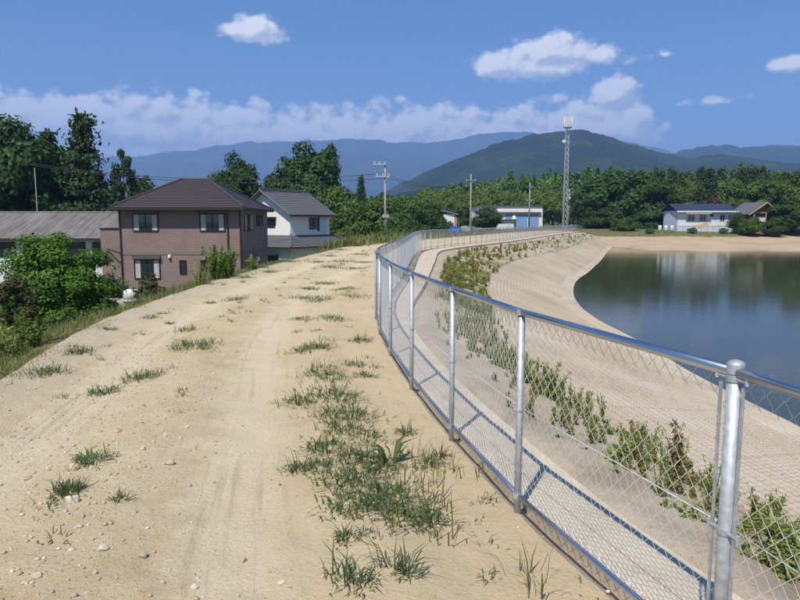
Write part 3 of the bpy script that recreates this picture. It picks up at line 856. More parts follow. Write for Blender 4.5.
def white_house():
    a = R(55)
    root = empty('white_house', at(290, 212, Y=62).xy.to_3d(), a, 'white plastered house with grey tiled gable roof behind the brown house', 'house')
    # local: x along the long wall (away), y across the gable (to the left)
    LX_, W_ = 5.6, 6.8; ZT, ZW, G = 2.70, .45, -3.45; ZR = 4.72
    w = MB().box(0, LX_, 0, W_, ZW - 1.2, ZT)
    w.add([(0, 0, ZT), (0, W_, ZT), (0, W_ / 2, ZR - .12), (LX_, 0, ZT), (LX_, W_, ZT), (LX_, W_ / 2, ZR - .12)], [(0, 2, 1), (3, 4, 5)])
    w.build('upper_wall', 'plaster', root)
    MB().box(-1.3, 7.0, -1.25, W_ + .6, G, -.64).build('lower_wall', 'plaster', root)
    o, ov = .55, .55
    slope = (ZR - ZT) / (W_ / 2); ze = ZT - slope * o
    rf = MB()
    courses(rf, (-ov, -o, ze), (LX_ + ov, -o, ze), (LX_ + ov, W_ / 2, ZR), (-ov, W_ / 2, ZR), 13, .04)
    courses(rf, (LX_ + ov, W_ + o, ze), (-ov, W_ + o, ze), (-ov, W_ / 2, ZR), (LX_ + ov, W_ / 2, ZR), 13, .04)
    d = .13
    rf.add([(-ov, -o, ze - d), (LX_ + ov, -o, ze - d), (LX_ + ov, W_ / 2, ZR - d), (-ov, W_ / 2, ZR - d), (LX_ + ov, W_ + o, ze - d), (-ov, W_ + o, ze - d)], [(3, 2, 1, 0), (2, 3, 5, 4)])
    r1 = rf.build('roof', 'gray_roof', root)
    MB().box(-ov - .05, LX_ - .6, W_ / 2 - .16, W_ / 2 + .16, ZR - .02, ZR + .26).build('ridge_tile', 'gray_roof', r1)
    MB().box(LX_ - .55, LX_ + ov, W_ / 2 - .12, W_ / 2 + .12, ZR - .03, ZR + .12).build('ridge_tile', 'gray_roof', r1)
    v = MB()
    for y0, y1, s in ((-o, W_ / 2, 1), (W_ + o, W_ / 2, 1)):
        v.tube([(-ov - .02, y0, ze - .02), (-ov - .02, y1, ZR - .02)], .085, 6)
    v.build('verge_tile', 'gray_roof', r1)
    MB().tube([(-ov, -o - .08, ze - .1), (LX_ + ov, -o - .08, ze - .1)], .07, 6).build('gutter', 'brown_trim', r1)
    # skirt roof over the ground floor
    zt, zb = ZW, -.62
    sk = MB()
    courses(sk, (-2, -2, zb), (6.0, -2, zb), (6.0, 0.02, zt), (0, 0.02, zt), 8, .04)
    courses(sk, (-2, W_ + 1, zb), (-2, -2, zb), (0, 0.02, zt), (0, W_ + 1, zt), 8, .04)
    courses(sk, (6.0, -1.4, zb + .1), (8.2, -1.4, zb + .1), (8.2, 1.2, zt - .15), (6.0, 1.2, zt - .15), 8, .04)
    sk.add([(-2, -2, zb - .02), (6, -2, zb - .02), (6, 0, zb - .02), (0, 0, zb - .02), (0, W_ + 1, zb - .02), (-2, W_ + 1, zb - .02)], [(3, 2, 1, 0), (5, 4, 3, 0)])
    s1 = sk.build('lower_roof', 'gray_roof', root)
    MB().tube([(-2, -2, zb + .06), (0, .02, zt + .05)], .09, 6).build('ridge_tile', 'gray_roof', s1)
    g = MB(); g.tube([(-2.05, -2.08, zb - .05), (6.0, -2.08, zb - .05)], .06, 6); g.tube([(-2.08, -2.05, zb - .05), (-2.08, W_ + 1, zb - .05)], .06, 6); g.build('gutter', 'brown_trim', s1)
    MB().box(6.0, 7.6, .4, 4, -1.2, zt - .4).build('porch_wall', 'plaster', root)
    # openings
    window(root, 2.6, 3.6, .95, 2.1, 0, hood=False, curtain=False, split=2)
    sh = MB().box(4.05, 5.1, -.09, -.01, .75, 2.2); sh.build('shutter', 'pale_blue_wall', root)
    window(root, 3.75, 4.0, .8, 2.15, 0, curtain=False, split=1)
    def gable_win(y0, y1, z0, z1):
        f = MB().box(-.06, .02, y0, y1, z0, z0 + .06); f.box(-.06, .02, y0, y1, z1 - .06, z1); f.box(-.06, .02, y0, y0 + .06, z0, z1); f.box(-.06, .02, y1 - .06, y1, z0, z1); f.box(-.05, .02, (y0 + y1) / 2 - .03, (y0 + y1) / 2 + .03, z0, z1)
        fo = f.build('window', 'dark_frame', root)
        MB().box(-.02, -.01, y0 + .06, (y0 + y1) / 2 - .03, z0 + .06, z1 - .06).build('pane', 'glass', fo); MB().box(-.02, -.01, (y0 + y1) / 2 + .03, y1 - .06, z0 + .06, z1 - .06).build('pane', 'glass', fo)
        MB().box(-.5, .0, y0 - .2, y1 + .2, z1 + .1, z1 + .18).build('window_hood', 'brown_trim', fo)
    gable_win(2.0, 4.2, 1.15, 2.0)
    f = MB().box(-1.36, -1.28, 0.4, 2.2, -2.4, -1.5); f.build('window', 'dark_frame', root)
    MB().box(-1.8, -1.3, .2, 2.4, -1.42, -1.34).build('window_hood', 'brown_trim', root)


white_house()


def long_shed():
    Yf, Yr = 54.0, 60.0; G = -3.45
    xa, xb = at(-170, 220, Y=54).x, at(122, 220, Y=54).x
    ze, zr = at(30, 238.5, Y=Yf).z, at(30, 212.5, Y=Yr).z
    root = empty('long_shed', (xa, Yf, 0), 0, 'long low shed with weathered grey corrugated roof behind the bush', 'shed')
    L = xb - xa
    MB().box(.3, L - .3, .5, 11.5, G, ze - .1).build('wall', 'white_paint', root)
    rf = MB(); n = int(L / .16)
    for side in (0, 1):
        y0, y1 = (0, Yr - Yf) if side == 0 else (12, Yr - Yf)
        vs = []; fs = []
        for i in range(n + 1):
            x = L * i / n; h = .03 if i % 2 else 0
            vs += [(x, y0, ze + h), (x, y1, zr + h)]
        fs = [(2 * i, 2 * i + 2, 2 * i + 3, 2 * i + 1) for i in range(n)]
        rf.add(vs, fs)
    rf.add([(0, 0, ze - .04), (L, 0, ze - .04), (L, 6, zr - .04), (0, 6, zr - .04), (L, 12, ze - .04), (0, 12, ze - .04)], [(3, 2, 1, 0), (2, 3, 5, 4)])
    ro = rf.build('roof', 'tin', root)
    MB().tube([(0, Yr - Yf, zr + .03), (L, Yr - Yf, zr + .03)], .09, 6).build('ridge_cap', 'tin', ro)
    MB().box(0, L, -.03, .0, ze - .16, ze + .0).build('fascia', 'brown_trim', ro)
    x = 1.0
    while x + 2.6 < L:
        f = MB().box(x, x + 2.3, .42, .5, ze - 1.55, ze - .3); fo = f.build('window', 'dark_frame', root)
        for k in range(2): MB().box(x + .08 + 1.1 * k, x + 1.05 + 1.12 * k, .405, .418, ze - 1.48, ze - .37).build('pane', 'glass', fo)
        x += 2.9


long_shed()


def white_warehouse():
    Y0 = 150.0; G = gz(25, 152) - .3
    xa, xb = at(477, 220, Y=Y0).x, at(542.5, 220, Y=Y0).x; Y1 = 164
    zt = at(500, 206, Y=Y0).z
    root = empty('warehouse', (0, 0, 0), 0, 'low white warehouse with blue shutters beyond the far fence', 'building')
    MB().box(xa, xb, Y0, Y1, G, zt).build('wall', 'cream_paint', root)
    ro = MB().box(xa - .3, xb + .25, Y0 - .35, Y1 + .3, zt, zt + .12).build('roof', 'rust_trim', root)
    zb = at(500, 212.0, Y=Y0).z
    MB().box(xa + .6, xb - .4, Y0 - .55, Y0 - .003, zb - .32, zb).build('canopy', 'shutter_box', root)
    zs = at(500, 214.5, Y=Y0).z; xs = at(505, 220, Y=Y0).x
    n = 3; w = (xb - .8 - xs) / n
    for k in range(n):
        s = MB().box(xs + k * w + .08, xs + (k + 1) * w - .08, Y0 - .08, Y0 - .002, G, zs); s.build('roller_shutter', 'blue_shutter', root)
    MB().box(xb, xb + .06, Y0 + 1.0, Y0 + 2.4, G + .2, G + 2.4).build('door', 'shutter_box', root)
    MB().box(xb, xb + .06, Y0 + 5.0, Y0 + 6.4, G + .8, G + 2.1).build('window', 'dark_frame', root)
    # small annex before it
    c = at(497, 222, Y=142); d = at(514, 222, Y=142); zt2 = at(500, 220, Y=142).z
    a = empty('annex_shed', (c.x, 142, 0), 0, 'small white flat-roofed shed in front of the white warehouse', 'shed')
    wd = d.x - c.x
    MB().box(0, wd, 0, 3.5, gz(24, 143) - .4, zt2).build('wall', 'white_paint', a)
    MB().box(-.2, wd + .9, -.5, 3.8, zt2, zt2 + .16).build('roof', 'shutter_box', a)
    MB().box(wd * .55, wd * .8, -.05, -.002, gz(24, 143) - .3, zt2 - .5).build('door', 'pale_blue_wall', a)
    t = at(514.5, 218, Y=145)
    tk = empty('water_tank', (t.x, 145.5, 0), 0, 'small white domed tank above the annex shed roof', 'tank')
    g0 = gz(t.x, 145.5)
    MB().tube([(0, 0, g0 - .2), (0, 0, t.z - .3), (0, 0, t.z + .3), (0, 0, t.z + .55)], [.55, .55, .42, .1], 14).build('drum', 'white_paint', tk, True)
    for s in (-.35, .35): MB().tube([(s, -.4, g0 - .2), (s, -.4, t.z - .6)], .05, 6).build('leg', 'steel', tk)


white_warehouse()


def small_house_orange():
    Y0 = 120.0; a, b, c = at(444, 222, Y=Y0), at(457, 222, Y=Y0), at(457, 214, Y=Y0)
    g = gz(a.x, Y0) - .3
    root = empty('field_shed', (0, 0, 0), 0, 'small pale shed with orange side wall among the far trees', 'shed')
    zr = at(450, 211.5, Y=Y0).z
    w = MB().box(a.x, b.x, Y0, Y0 + 4, g, c.z); w.build('wall', 'cream_paint', root)
    MB().box(b.x - .45, b.x + .02, Y0 - .03, Y0 + 4, g, c.z - .1).build('side_wall', 'orange_wall', root)
    rf = MB().slab([(a.x - .3, Y0 - .4, zr + .25), (b.x + .3, Y0 - .4, c.z - .05), (b.x + .3, Y0 + 4.4, c.z - .05), (a.x - .3, Y0 + 4.4, zr + .25)], .1)
    rf.build('roof', 'steel', root)
    MB().slab([(b.x + .3, Y0 + .2, c.z - .5), (b.x + 2.6, Y0 + .2, c.z - .9), (b.x + 2.6, Y0 + 3, c.z - .9), (b.x + .3, Y0 + 3, c.z - .5)], .06).build('lean_to', 'navy_roof', root)
    for k in (.4, 2.4): MB().tube([(b.x + k, Y0 + .4, g), (b.x + k, Y0 + .4, c.z - .6 - k * .15)], .05, 6).build('post', 'pole', root)
    p = at(455.5, 226.2, Y=112); q = at(465, 226.2, Y=112)
    mound('tarpaulin_heap', p, .95, .0, 'tarp_blue', 'blue tarpaulin heap beside the pale field shed', 'tarpaulin')
    mound('covered_pile', q, .9, .05, 'steel', 'grey sheet-covered pile right of the blue tarpaulin', 'pile')


def mound(name, p, r, h, mat, label, cat):
    """a stack under a sheet: sagging ridge, slack sides down to the ground"""
    g = gz(p.x, p.y) - .2; top = p.z + h; n = 9; vs = []
    prof = [(-1.12, None), (-1.05, .0), (-.98, .62), (-.5, .86), (0, 1.0), (.5, .84), (.97, .60), (1.04, .0), (1.12, None)]
    for k in range(n):
        y = -.8 + 1.6 * k / (n - 1)
        for (a, b) in prof:
            z = g if b is None else top - .75 + .75 * b + .04 * math.sin(7 * a + 5 * y)
            vs.append((a * r, y, z))
    m = len(prof)
    fs = [(k * m + i, k * m + i + 1, (k + 1) * m + i + 1, (k + 1) * m + i) for k in range(n - 1) for i in range(m - 1)] + [tuple(range(m - 1, -1, -1)), tuple((n - 1) * m + i for i in range(m))]
    o = MB().add(vs, fs).build(name, mat, None, False, (p.x, p.y, 0)); tag(o, label, cat)


small_house_orange()


def pond_house():
    Y0 = 112.0; g = .35
    xa, xb = at(677.5, 220, Y=Y0).x, at(733.5, 220, Y=Y0).x
    ze, zr = at(700, 210.5, Y=Y0).z, at(700, 204.0, Y=Y0 + 3).z
    root = empty('pond_house', (0, 0, 0), 0, 'pale blue single-storey building with navy roof across the pond', 'building')
    MB().box(xa, xb, Y0, Y0 + 6, g - .6, ze).build('wall', 'pale_blue_wall', root)
    rf = MB(); courses(rf, (xa - .4, Y0 - .7, ze - .1), (xb + .4, Y0 - .7, ze - .1), (xb + .4, Y0 + 3, zr), (xa - .4, Y0 + 3, zr), 6, .03)
    courses(rf, (xb + .4, Y0 + 6.7, ze - .1), (xa - .4, Y0 + 6.7, ze - .1), (xa - .4, Y0 + 3, zr), (xb + .4, Y0 + 3, zr), 6, .03)
    rf.add([(xa, Y0, ze - .02), (xa, Y0 + 6, ze - .02), (xa, Y0 + 3, zr - .05), (xb, Y0, ze - .02), (xb, Y0 + 6, ze - .02), (xb, Y0 + 3, zr - .05)], [(0, 2, 1), (3, 4, 5)])
    ro = rf.build('roof', 'navy_roof', root)
    MB().box(xa - .42, xb + .42, Y0 - .78, Y0 - .7, ze - .28, ze - .07).build('fascia', 'white_paint', ro)
    def W(p0, p1, q0, q1, **k):
        a, b = at(p0, q1, Y=Y0), at(p1, q0, Y=Y0); return window(root, a.x, b.x, a.z, b.z, Y0, **k)
    for p0, p1 in ((685.5, 696.5), (697.5, 708), (718.5, 726), (727, 732.5)):
        f = W(p0, p1, 214.5, 221.5, curtain=True, split=2); f.data.materials[0] = M['white_paint']
    W(710, 713.5, 214, 216.5, curtain=False, split=1)
    MB().box(at(684, 220, Y=Y0).x, at(709, 220, Y=Y0).x, Y0 - .9, Y0 - .01, at(0, 213.6, Y=Y0).z, at(0, 213.0, Y=Y0).z).build('awning', 'white_paint', root)
    MB().box(xa + .2, xb - .2, Y0 - .04, Y0 - .004, at(0, 226, Y=Y0).z, at(0, 222.5, Y=Y0).z).build('plinth', 'white_paint', root)
    # leaning pale board and parked-up objects before it
    b = at(702, 224, Y=109.5); bo = MB().slab([(-1.5, 0, -.5), (1.1, .1, .1), (1.3, .35, .8), (-1.2, .25, .1)], .06)
    o = bo.build('leaning_boards', 'wood_pale', None, False, (b.x, 109.5, .95)); tag(o, 'pale timber boards leaning before the pale blue building', 'boards')
    # low green net fence
    x0, x1 = at(640, 226, Y=107).x, at(738, 226, Y=107).x
    fr = empty('garden_fence', (x0, 107, 0), 0, 'low green net fence along the bank before the pale blue building', 'fence')
    n = 16; L = x1 - x0
    for k in range(n + 1): MB().tube([(L * k / n, 0, -.4), (L * k / n, 0, 1.0)], .03, 5).build('post', 'fence_green', fr)
    nb = MB()
    for z in np.linspace(.12, .95, 6): nb.box(0, L, -.006, .006, z - .007, z + .007)
    for k in range(int(L / .25)): nb.box(k * .25 - .006, k * .25 + .006, -.004, .004, .1, .96)
    nb.build('net', 'fence_green', fr)
    for k, (px, c) in enumerate([(666, 'middle'), (672, 'rightmost'), (660, 'leftmost')]):
        p = at(px, 225.5, Y=109 + k * .6)
        b = empty('storage_drum', (p.x, p.y, .25), 0, c + ' of three small pale drums left of the pale blue building', 'drum', 'drums beside the pond building')
        MB().tube([(0, 0, 0), (0, 0, .1), (0, 0, .75), (0, 0, .85)], [.26, .3, .3, .24], 12).build('body', 'white_paint', b, True)
        MB().tube([(0, 0, .85), (0, 0, .9)], .18, 10).build('lid', 'steel', b)


material('fence_green', (.06, .16, .12), rough=.6)
pond_house()


def hut():
    Y0 = 110.0
    xa, xb = at(751, 220, Y=Y0).x, at(773.5, 220, Y=Y0).x; xm = at(763.5, 220, Y=Y0).x; g = -.1
    ze, zr = at(760, 213.5, Y=Y0).z, at(763, 202.5, Y=Y0).z
    root = empty('timber_hut', (0, 0, 0), 0, 'small timber gabled hut by the pond right of the pale blue building', 'hut')
    w = MB().box(xa + .3, xb - .3, Y0, Y0 + 6, g - .4, ze + .2); w.build('wall', 'wood', root)
    gb = MB().add([(xa + .3, Y0 - .02, ze + .2), (xb - .3, Y0 - .02, ze + .2), (xm, Y0 - .02, zr - .15), (xa + .3, Y0 + 6, ze + .2), (xb - .3, Y0 + 6, ze + .2), (xm, Y0 + 6, zr - .15)], [(0, 1, 2), (5, 4, 3)])
    gb.build('gable', 'wood', root)
    ov = .9
    rf = MB()
    rf.slab([(xa - .9, Y0 - ov, ze - .25), (xm, Y0 - ov, zr), (xm, Y0 + 6.6, zr), (xa - .9, Y0 + 6.6, ze - .25)][::-1], .16)
    rf.slab([(xm + .002, Y0 - ov, zr), (xb + .6, Y0 - ov, ze - .25), (xb + .6, Y0 + 6.6, ze - .25), (xm + .002, Y0 + 6.6, zr)][::-1], .16)
    ro = rf.build('roof', 'gray_roof', root)
    v = MB(); v.tube([(xa - .9, Y0 - ov - .05, ze - .28), (xm, Y0 - ov - .05, zr - .05)], .1, 5); v.tube([(xm, Y0 - ov - .05, zr - .05), (xb + .6, Y0 - ov - .05, ze - .28)], .1, 5); v.build('verge_board', 'wood_pale', ro)
    MB().box(xa + .2, xb - .2, Y0 - .5, Y0 - .03, ze + .05, ze + .2).build('tie_beam', 'wood_pale', root)
    p, q = at(757, 222, Y=Y0), at(766, 216.5, Y=Y0)
    f = MB().box(p.x, q.x, Y0 - .06, Y0 - .003, p.z, q.z); fo = f.build('window', 'white_paint', root)
    MB().box((p.x + q.x) / 2 - .03, (p.x + q.x) / 2 + .03, Y0 - .08, Y0 - .062, p.z, q.z).build('mullion', 'wood', fo)
    p, q = at(768, 224, Y=Y0), at(771, 218, Y=Y0); MB().box(p.x, q.x, Y0 - .05, Y0 - .003, p.z, q.z).build('door', 'wood_pale', root)
    for x in (xa + .1, xm, xb - .1): MB().tube([(x, Y0 - .7, g - .4), (x, Y0 - .7, ze)], .09, 6).build('post', 'wood_pale', root)


hut()


def tubs():
    p = at(116, 293, Y=38.5)
    g = gz(p.x, 38.5)
    d = empty('black_drum', (p.x, 38.5, 0), 0, 'black round drum lying on its side below the brown house', 'drum')
    c = Vector((0, 0, p.z))
    b = MB().tube([c + Vector((0, 1.0, 0)), c + Vector((0, 0, 0))], .34, 16, False); b.tube([c + Vector((0, 1.0, 0)), c + Vector((0, 1.02, 0))], .34, 16); b.build('barrel', 'black_plastic', d, True)
    r = MB()
    for y in (0, .5, .95): r.tube([c + Vector((0, y - .03, 0)), c + Vector((0, y + .03, 0))], .37, 16, False)
    r.build('rim', 'pole', d)
    MB().box(-.4, .4, .0, 1.0, g - .1, p.z - .33).build('stand', 'concrete', d)
    p = at(131, 294, Y=38.0)
    t = empty('white_tub', (p.x, 38, 0), 0, 'white plastic tub upside down beside the black drum', 'tub')
    z0 = gz(p.x, 38) - .1; zt = p.z + .28
    m = MB().tube([(0, 0, zt - .62), (0, 0, zt - .12), (0, 0, zt - .03), (0, 0, zt)], [.46, .42, .36, .2], 18); m.build('shell', 'white_paint', t, True)
    MB().tube([(0, 0, zt - .66), (0, 0, zt - .6)], .50, 18).build('rim', 'white_paint', t)
    MB().box(-.45, .45, -.3, .4, z0, zt - .661).build('stand', 'concrete', t)


tubs()


# ------------------------------------------------------------------ poles, mast, wires
def util_pole(px, ytop, Y, label, arms, base=None, r=.16, trafo=False, ybase=None):
    p = at(px, ytop, Y=Y); g = (gz(p.x, Y) if base is None else base) - .3
    root = empty('utility_pole', (p.x, Y, 0), 0, label, 'utility pole')
    MB().tube([(0, 0, g), (0, 0, p.z)], [r * 1.15, r * .72], 10).build('pole', 'pole', root, True)
    for (dz, hw, off) in arms:
        z = p.z - dz
        ar = MB().box(-hw + off, hw + off, -.22, -.12, z - .05, z + .05).build('crossarm', 'steel', root)
        for k in np.linspace(-hw + .1, hw - .1, 3):
            MB().tube([(k + off, -.17, z + .05), (k + off, -.17, z + .14), (k + off, -.17, z + .24)], [.05, .07, .03], 6).build('insulator', 'ceramic', ar)
        MB().tube([(off * .2, -.1, z - .55), (off + hw * .6, -.16, z - .05)], .025, 5).build('brace', 'steel', root)
    if trafo:
        z = p.z - trafo
        t = MB().tube([(.0, -.42, z - .45), (0, -.42, z + .35), (0, -.42, z + .42)], [.26, .26, .12], 12).build('transformer', 'steel', root, True)
    return root, p


def build_poles():
    o, p1 = util_pole(385, 163, 57, 'tall concrete utility pole at the left edge of the track by the fence bend', [(.12, .55, -.45), (1.15, .6, -.2), (4.6, .3, .05)], -.1, .11)
    o, p2 = util_pole(471, 174, 112, 'slim utility pole standing between the pale field shed and the white warehouse', [(1.1, .85, 0)], None, .15)
    o, p3 = util_pole(530, 183, 143, 'utility pole standing before the blue shutters of the warehouse', [(.9, .8, -.1), (3.7, .8, 0)], None, .16)
    o, p4 = util_pole(569.5, 189, 146, 'utility pole with transformer at the foot of the tall mast', [(.7, .8, 0), (2.0, .7, 0)], None, .17, 2.2)
    o, p5 = util_pole(34.5, 168, 66, 'thin pole rising behind the long grey shed roof', [], None, .05)
    o, p6 = util_pole(577, 198, 150, 'short thin pole just right of the tall mast', [(.4, .5, 0)], None, .12)
    def wire(a, b, sag, label, r=.022):
        a, b = Vector(a), Vector(b); pts = [a.lerp(b, t) - Vector((0, 0, 4 * sag * t * (1 - t))) for t in np.linspace(0, 1, 15)]
        tag(MB().tube(pts, r, 4).build('power_line', 'cable'), label, 'wire', 'power lines between the poles')
    left = at(-60, 142, Y=62); left.z -= 0
    for k, dz in enumerate((.95, 1.3)):
        wire((p1.x - .8 + .7 * k, 56.85, p1.z - dz), (left.x, left.y, left.z - dz * .4), 1.5, ('upper', 'lower')[k] + ' of two thin wires running left from the tall track-side pole')
        wire((p1.x - .1 + .4 * k, 56.85, p1.z - dz), (p2.x - .3 + .5 * k, 111.8, p2.z - 1.0), 1.1, ('upper', 'lower')[k] + ' of two thin wires between track-side pole and slim pole')
        wire((p2.x - .3 + .5 * k, 111.8, p2.z - 1.0), (p3.x - .4 + .6 * k, 142.8, p3.z - .85), .5, ('left', 'right')[k] + ' of two thin wires between slim pole and warehouse pole')
        wire((p3.x - .4 + .6 * k, 142.8, p3.z - .85), (p4.x - .4 + .6 * k, 145.8, p4.z - .65), .4, ('left', 'right')[k] + ' of two thin wires between warehouse pole and transformer pole')
    wire((p5.x, 65.85, p5.z - 9 * .35), (at(118, 210, Y=52).x, 52, at(118, 207, Y=52).z), .4, 'thin service wire dropping from the shed pole to the brown house', .015)
    # phone mast
    Y = 152.0; top = at(568, 116, Y=Y); g = gz(top.x, Y) - .5
    m = empty('phone_mast', (top.x, Y, 0), 0, 'tall slim lattice phone mast rising above the far trees', 'mast')
    hz = top.z - 2.6
    leg = [(math.cos(a) * .52, math.sin(a) * .52) for a in (R(90), R(210), R(330))]
    for (x, y) in leg: MB().tube([(x * 1.15, y * 1.15, g), (x * .7, y * .7, hz)], [.10, .07], 7).build('leg', 'steel', m)
    n = 18
    for k in range(n):
        z0, z1 = g + (hz - g) * k / n, g + (hz - g) * (k + 1) / n
        s0, s1 = 1.15 - .45 * k / n, 1.15 - .45 * (k + 1) / n; b = MB()
        for i in range(3):
            a, c = leg[i], leg[(i + 1) % 3]
            b.tube([(a[0] * s0, a[1] * s0, z0), (c[0] * s1, c[1] * s1, z1)], .025, 4); b.tube([(a[0] * s1, a[1] * s1, z1), (c[0] * s1, c[1] * s1, z1)], .025, 4)
        b.build('brace', 'steel', m)
    ld = MB(); ld.tube([(-.7, -.5, g), (-.55, -.4, hz)], .05, 5); ld.tube([(-.45, -.55, g), (-.35, -.45, hz)], .05, 5); ld.build('ladder', 'steel', m)
    pf = MB().tube([(0, 0, hz), (0, 0, hz + .12)], 1.05, 14); pf.build('platform', 'steel', m)
    rl = MB()
    for k in range(12):
        a0, a1 = 2 * math.pi * k / 12, 2 * math.pi * (k + 1) / 12
        for z in (.6, 1.1): rl.tube([(math.cos(a0) * 1.05, math.sin(a0) * 1.05, hz + z), (math.cos(a1) * 1.05, math.sin(a1) * 1.05, hz + z)], .03, 4)
    rl.build('guard_rail', 'steel', m)
    for k in range(6):
        a = R(30 + 60 * k); x, y = math.cos(a) * 1.0, math.sin(a) * 1.0
        an = MB().box(x - .13, x + .13, y - .1, y + .1, hz + .35, hz + 2.45); an.build('antenna', 'white_paint', m)
    MB().tube([(0, 0, hz), (0, 0, top.z + .5)], .05, 6).build('lightning_rod', 'steel', m)
    dz = at(568, 142, Y=Y).z
    d = MB().tube([(-.95, -.85, dz), (-.95, -.98, dz)], [.4, .3], 12); d.build('dish', 'white_paint', m)
    p = at(581.5, 221.6, Y=140.5); b = empty('road_barrier', (p.x, 140.5, 0), 0, 'small orange barrier board at the end of the fence', 'barrier')
    g = gz(p.x, 140.5)
    MB().box(-.55, .55, -.03, .03, p.z - .3, p.z + .35).build('board', 'orange_paint', b)
    for s in (-.45, .45): MB().tube([(s, .06, g - .1), (s, .06, p.z + .3)], .03, 5).build('leg', 'steel', b)


build_poles()


# ------------------------------------------------------------------ vegetation
def leaf_quads(P, N, size, rng, aspect=1.6, curl=True):
    """one small leaf-shaped quad at every point, facing N roughly"""
    n = len(P)
    size = np.broadcast_to(np.asarray(size, float), (n,))
    N = N / np.maximum(np.linalg.norm(N, axis=1, keepdims=True), 1e-6)
    a = rng.normal(size=(n, 3)); a -= (a * N).sum(1, keepdims=True) * N; a /= np.maximum(np.linalg.norm(a, axis=1, keepdims=True), 1e-6)
    b = np.cross(N, a)
    a = a * (size * aspect * .5)[:, None]; b = b * (size * .5)[:, None]
    V = np.stack([P - a, P - b * .9 + a * .1, P + a, P + b * .9 + a * .1], 1).reshape(-1, 3)
    Q = np.arange(n * 4).reshape(n, 4)
    return V, Q


def clump_leaves(C, rad, per, size, rng, squash=.8, ctr=None, upb=.35):
    """leaves on the shells of clumps C (k,3) with radii rad (k,)"""
    k = len(C); tot = k * per
    d = rng.normal(size=(tot, 3)); d /= np.linalg.norm(d, axis=1, keepdims=True)
    rr = np.repeat(rad, per) * (.45 + .55 * rng.random(tot) ** .5) * (1 + .25 * rng.normal(size=tot) * .5)
    off = d * rr[:, None]; off[:, 2] *= squash
    P = np.repeat(C, per, 0) + off
    N = d * .9 + rng.normal(size=(tot, 3)) * .55 + np.array([0, 0, upb])
    if ctr is not None:
        o = P - ctr; o /= np.maximum(np.linalg.norm(o, axis=1, keepdims=True), 1e-6); N = N + o * .7
    return leaf_quads(P, N, size * (.7 + .6 * rng.random(tot)), rng)


def wood_mesh(parts, name):
    mb = MB()
    for pts, rad, sides in parts: mb.tube(pts, rad, sides, True)
    return mb.mesh(name, 'bark', True)


def proto_broad(seed, mat, ncl=34, per=190, shape=(.46, .46, .40), zc=.58, leaf=.032, clr=(.10, .19)):
    rng = np.random.default_rng(seed)
    C = []
    while len(C) < ncl:
        p = rng.uniform(-1, 1, 3); r = np.linalg.norm(p)
        if r > 1 or r < .35: continue
        w = 1 - .35 * max(0, p[2])                      # narrower towards the top
        C.append((p[0] * shape[0] * w * .82, p[1] * shape[1] * w * .82, zc + p[2] * shape[2] * .86))
    C = np.array(C); rad = rng.uniform(*clr, ncl)
    V, Q = clump_leaves(C, rad, per, leaf, rng, .75, np.array([0, 0, zc - .1]))
    crown = npmesh('crown', V, Q, mat)
    parts = [([(0, 0, -.03), (.01, .0, .15), (-.012, .01, .35), (.01, -.01, .7)], [.032, .026, .02, .006], 7)]
    for i in range(0, ncl, 3):
        c = C[i]; z0 = .16 + .3 * rng.random()
        parts.append(([(0, 0, z0), (c[0] * .5, c[1] * .5, (z0 + c[2]) / 2 + .02), tuple(c)], [.013, .009, .003], 5))
    return wood_mesh(parts, 'trunk'), crown


def proto_conifer(seed, mat, layers=24, per=26, wid=.5, z0=.10, power=.8, gap=0.0, leaf=.036, droop=.10):
    rng = np.random.default_rng(seed)
    PP = []; NN = []; parts = [([(0, 0, -.03), (.004, .003, .5), (0, 0, .97)], [.022, .014, .003], 7)]
    for i in range(layers):
        t = (i + rng.random() * .7) / layers; z = z0 + (1 - z0) * t
        Rz = wid * ((1 - t) ** power * .96 + .035) * (.72 + .5 * rng.random())
        nb = max(4, int(8 * (1 - t * .5)))
        a0 = rng.random() * 6.28
        for k in range(nb):
            if rng.random() < gap: continue
            a = a0 + 6.283 * k / nb + rng.normal() * .25; Rb = Rz * (.6 + .55 * rng.random())
            n = max(8, int(per * (.5 + Rb / wid)))
            s = rng.random(n) ** .6
            x = s * Rb; side = rng.normal(size=n) * .05 * (.4 + s) * (wid / .5) ; h = rng.normal(size=n) * .018 - droop * x * .8 + .02
            P = np.stack([x * math.cos(a) - side * math.sin(a), x * math.sin(a) + side * math.cos(a), z + h], 1)
            PP.append(P); NN.append(np.array([math.cos(a) * .5, math.sin(a) * .5, .8])[None] + rng.normal(size=(n, 3)) * .55)
            if i % 3 == 0: parts.append(([(0, 0, z), (Rb * .8 * math.cos(a), Rb * .8 * math.sin(a), z - droop * Rb * .6)], [.006, .002], 4))
    P = np.concatenate(PP); N = np.concatenate(NN)
    V, Q = leaf_quads(P, N, leaf * (.7 + .6 * rng.random(len(P))), rng)
    return wood_mesh(parts, 'trunk'), npmesh('crown', V, Q, mat)


def proto_pine(seed, mat):
    """open-grown tree: separate leaf pads on side branches with sky between"""
    rng = np.random.default_rng(seed); C = []; rad = []
    parts = [([(0, 0, -.03), (.01, .0, .5), (-.01, 0, .96)], [.022, .014, .004], 7)]
    for i in range(13):
        t = i / 12; z = .22 + .75 * t
        for k in range(3 if t < .9 else 1):
            a = i * 2.4 + k * 2.1 + rng.normal() * .3; L = .42 * (1 - t) ** .7 * (.6 + .5 * rng.random()) + .05
            c = (L * math.cos(a), L * math.sin(a), z + .02 * rng.normal())
            C.append(c); rad.append(.075 + .05 * (1 - t) + .02 * rng.random())
            parts.append(([(0, 0, z - .03), c], [.007, .002], 4))
    V, Q = clump_leaves(np.array(C), np.array(rad), 150, .026, rng, .5)
    return wood_mesh(parts, 'trunk'), npmesh('crown', V, Q, mat)


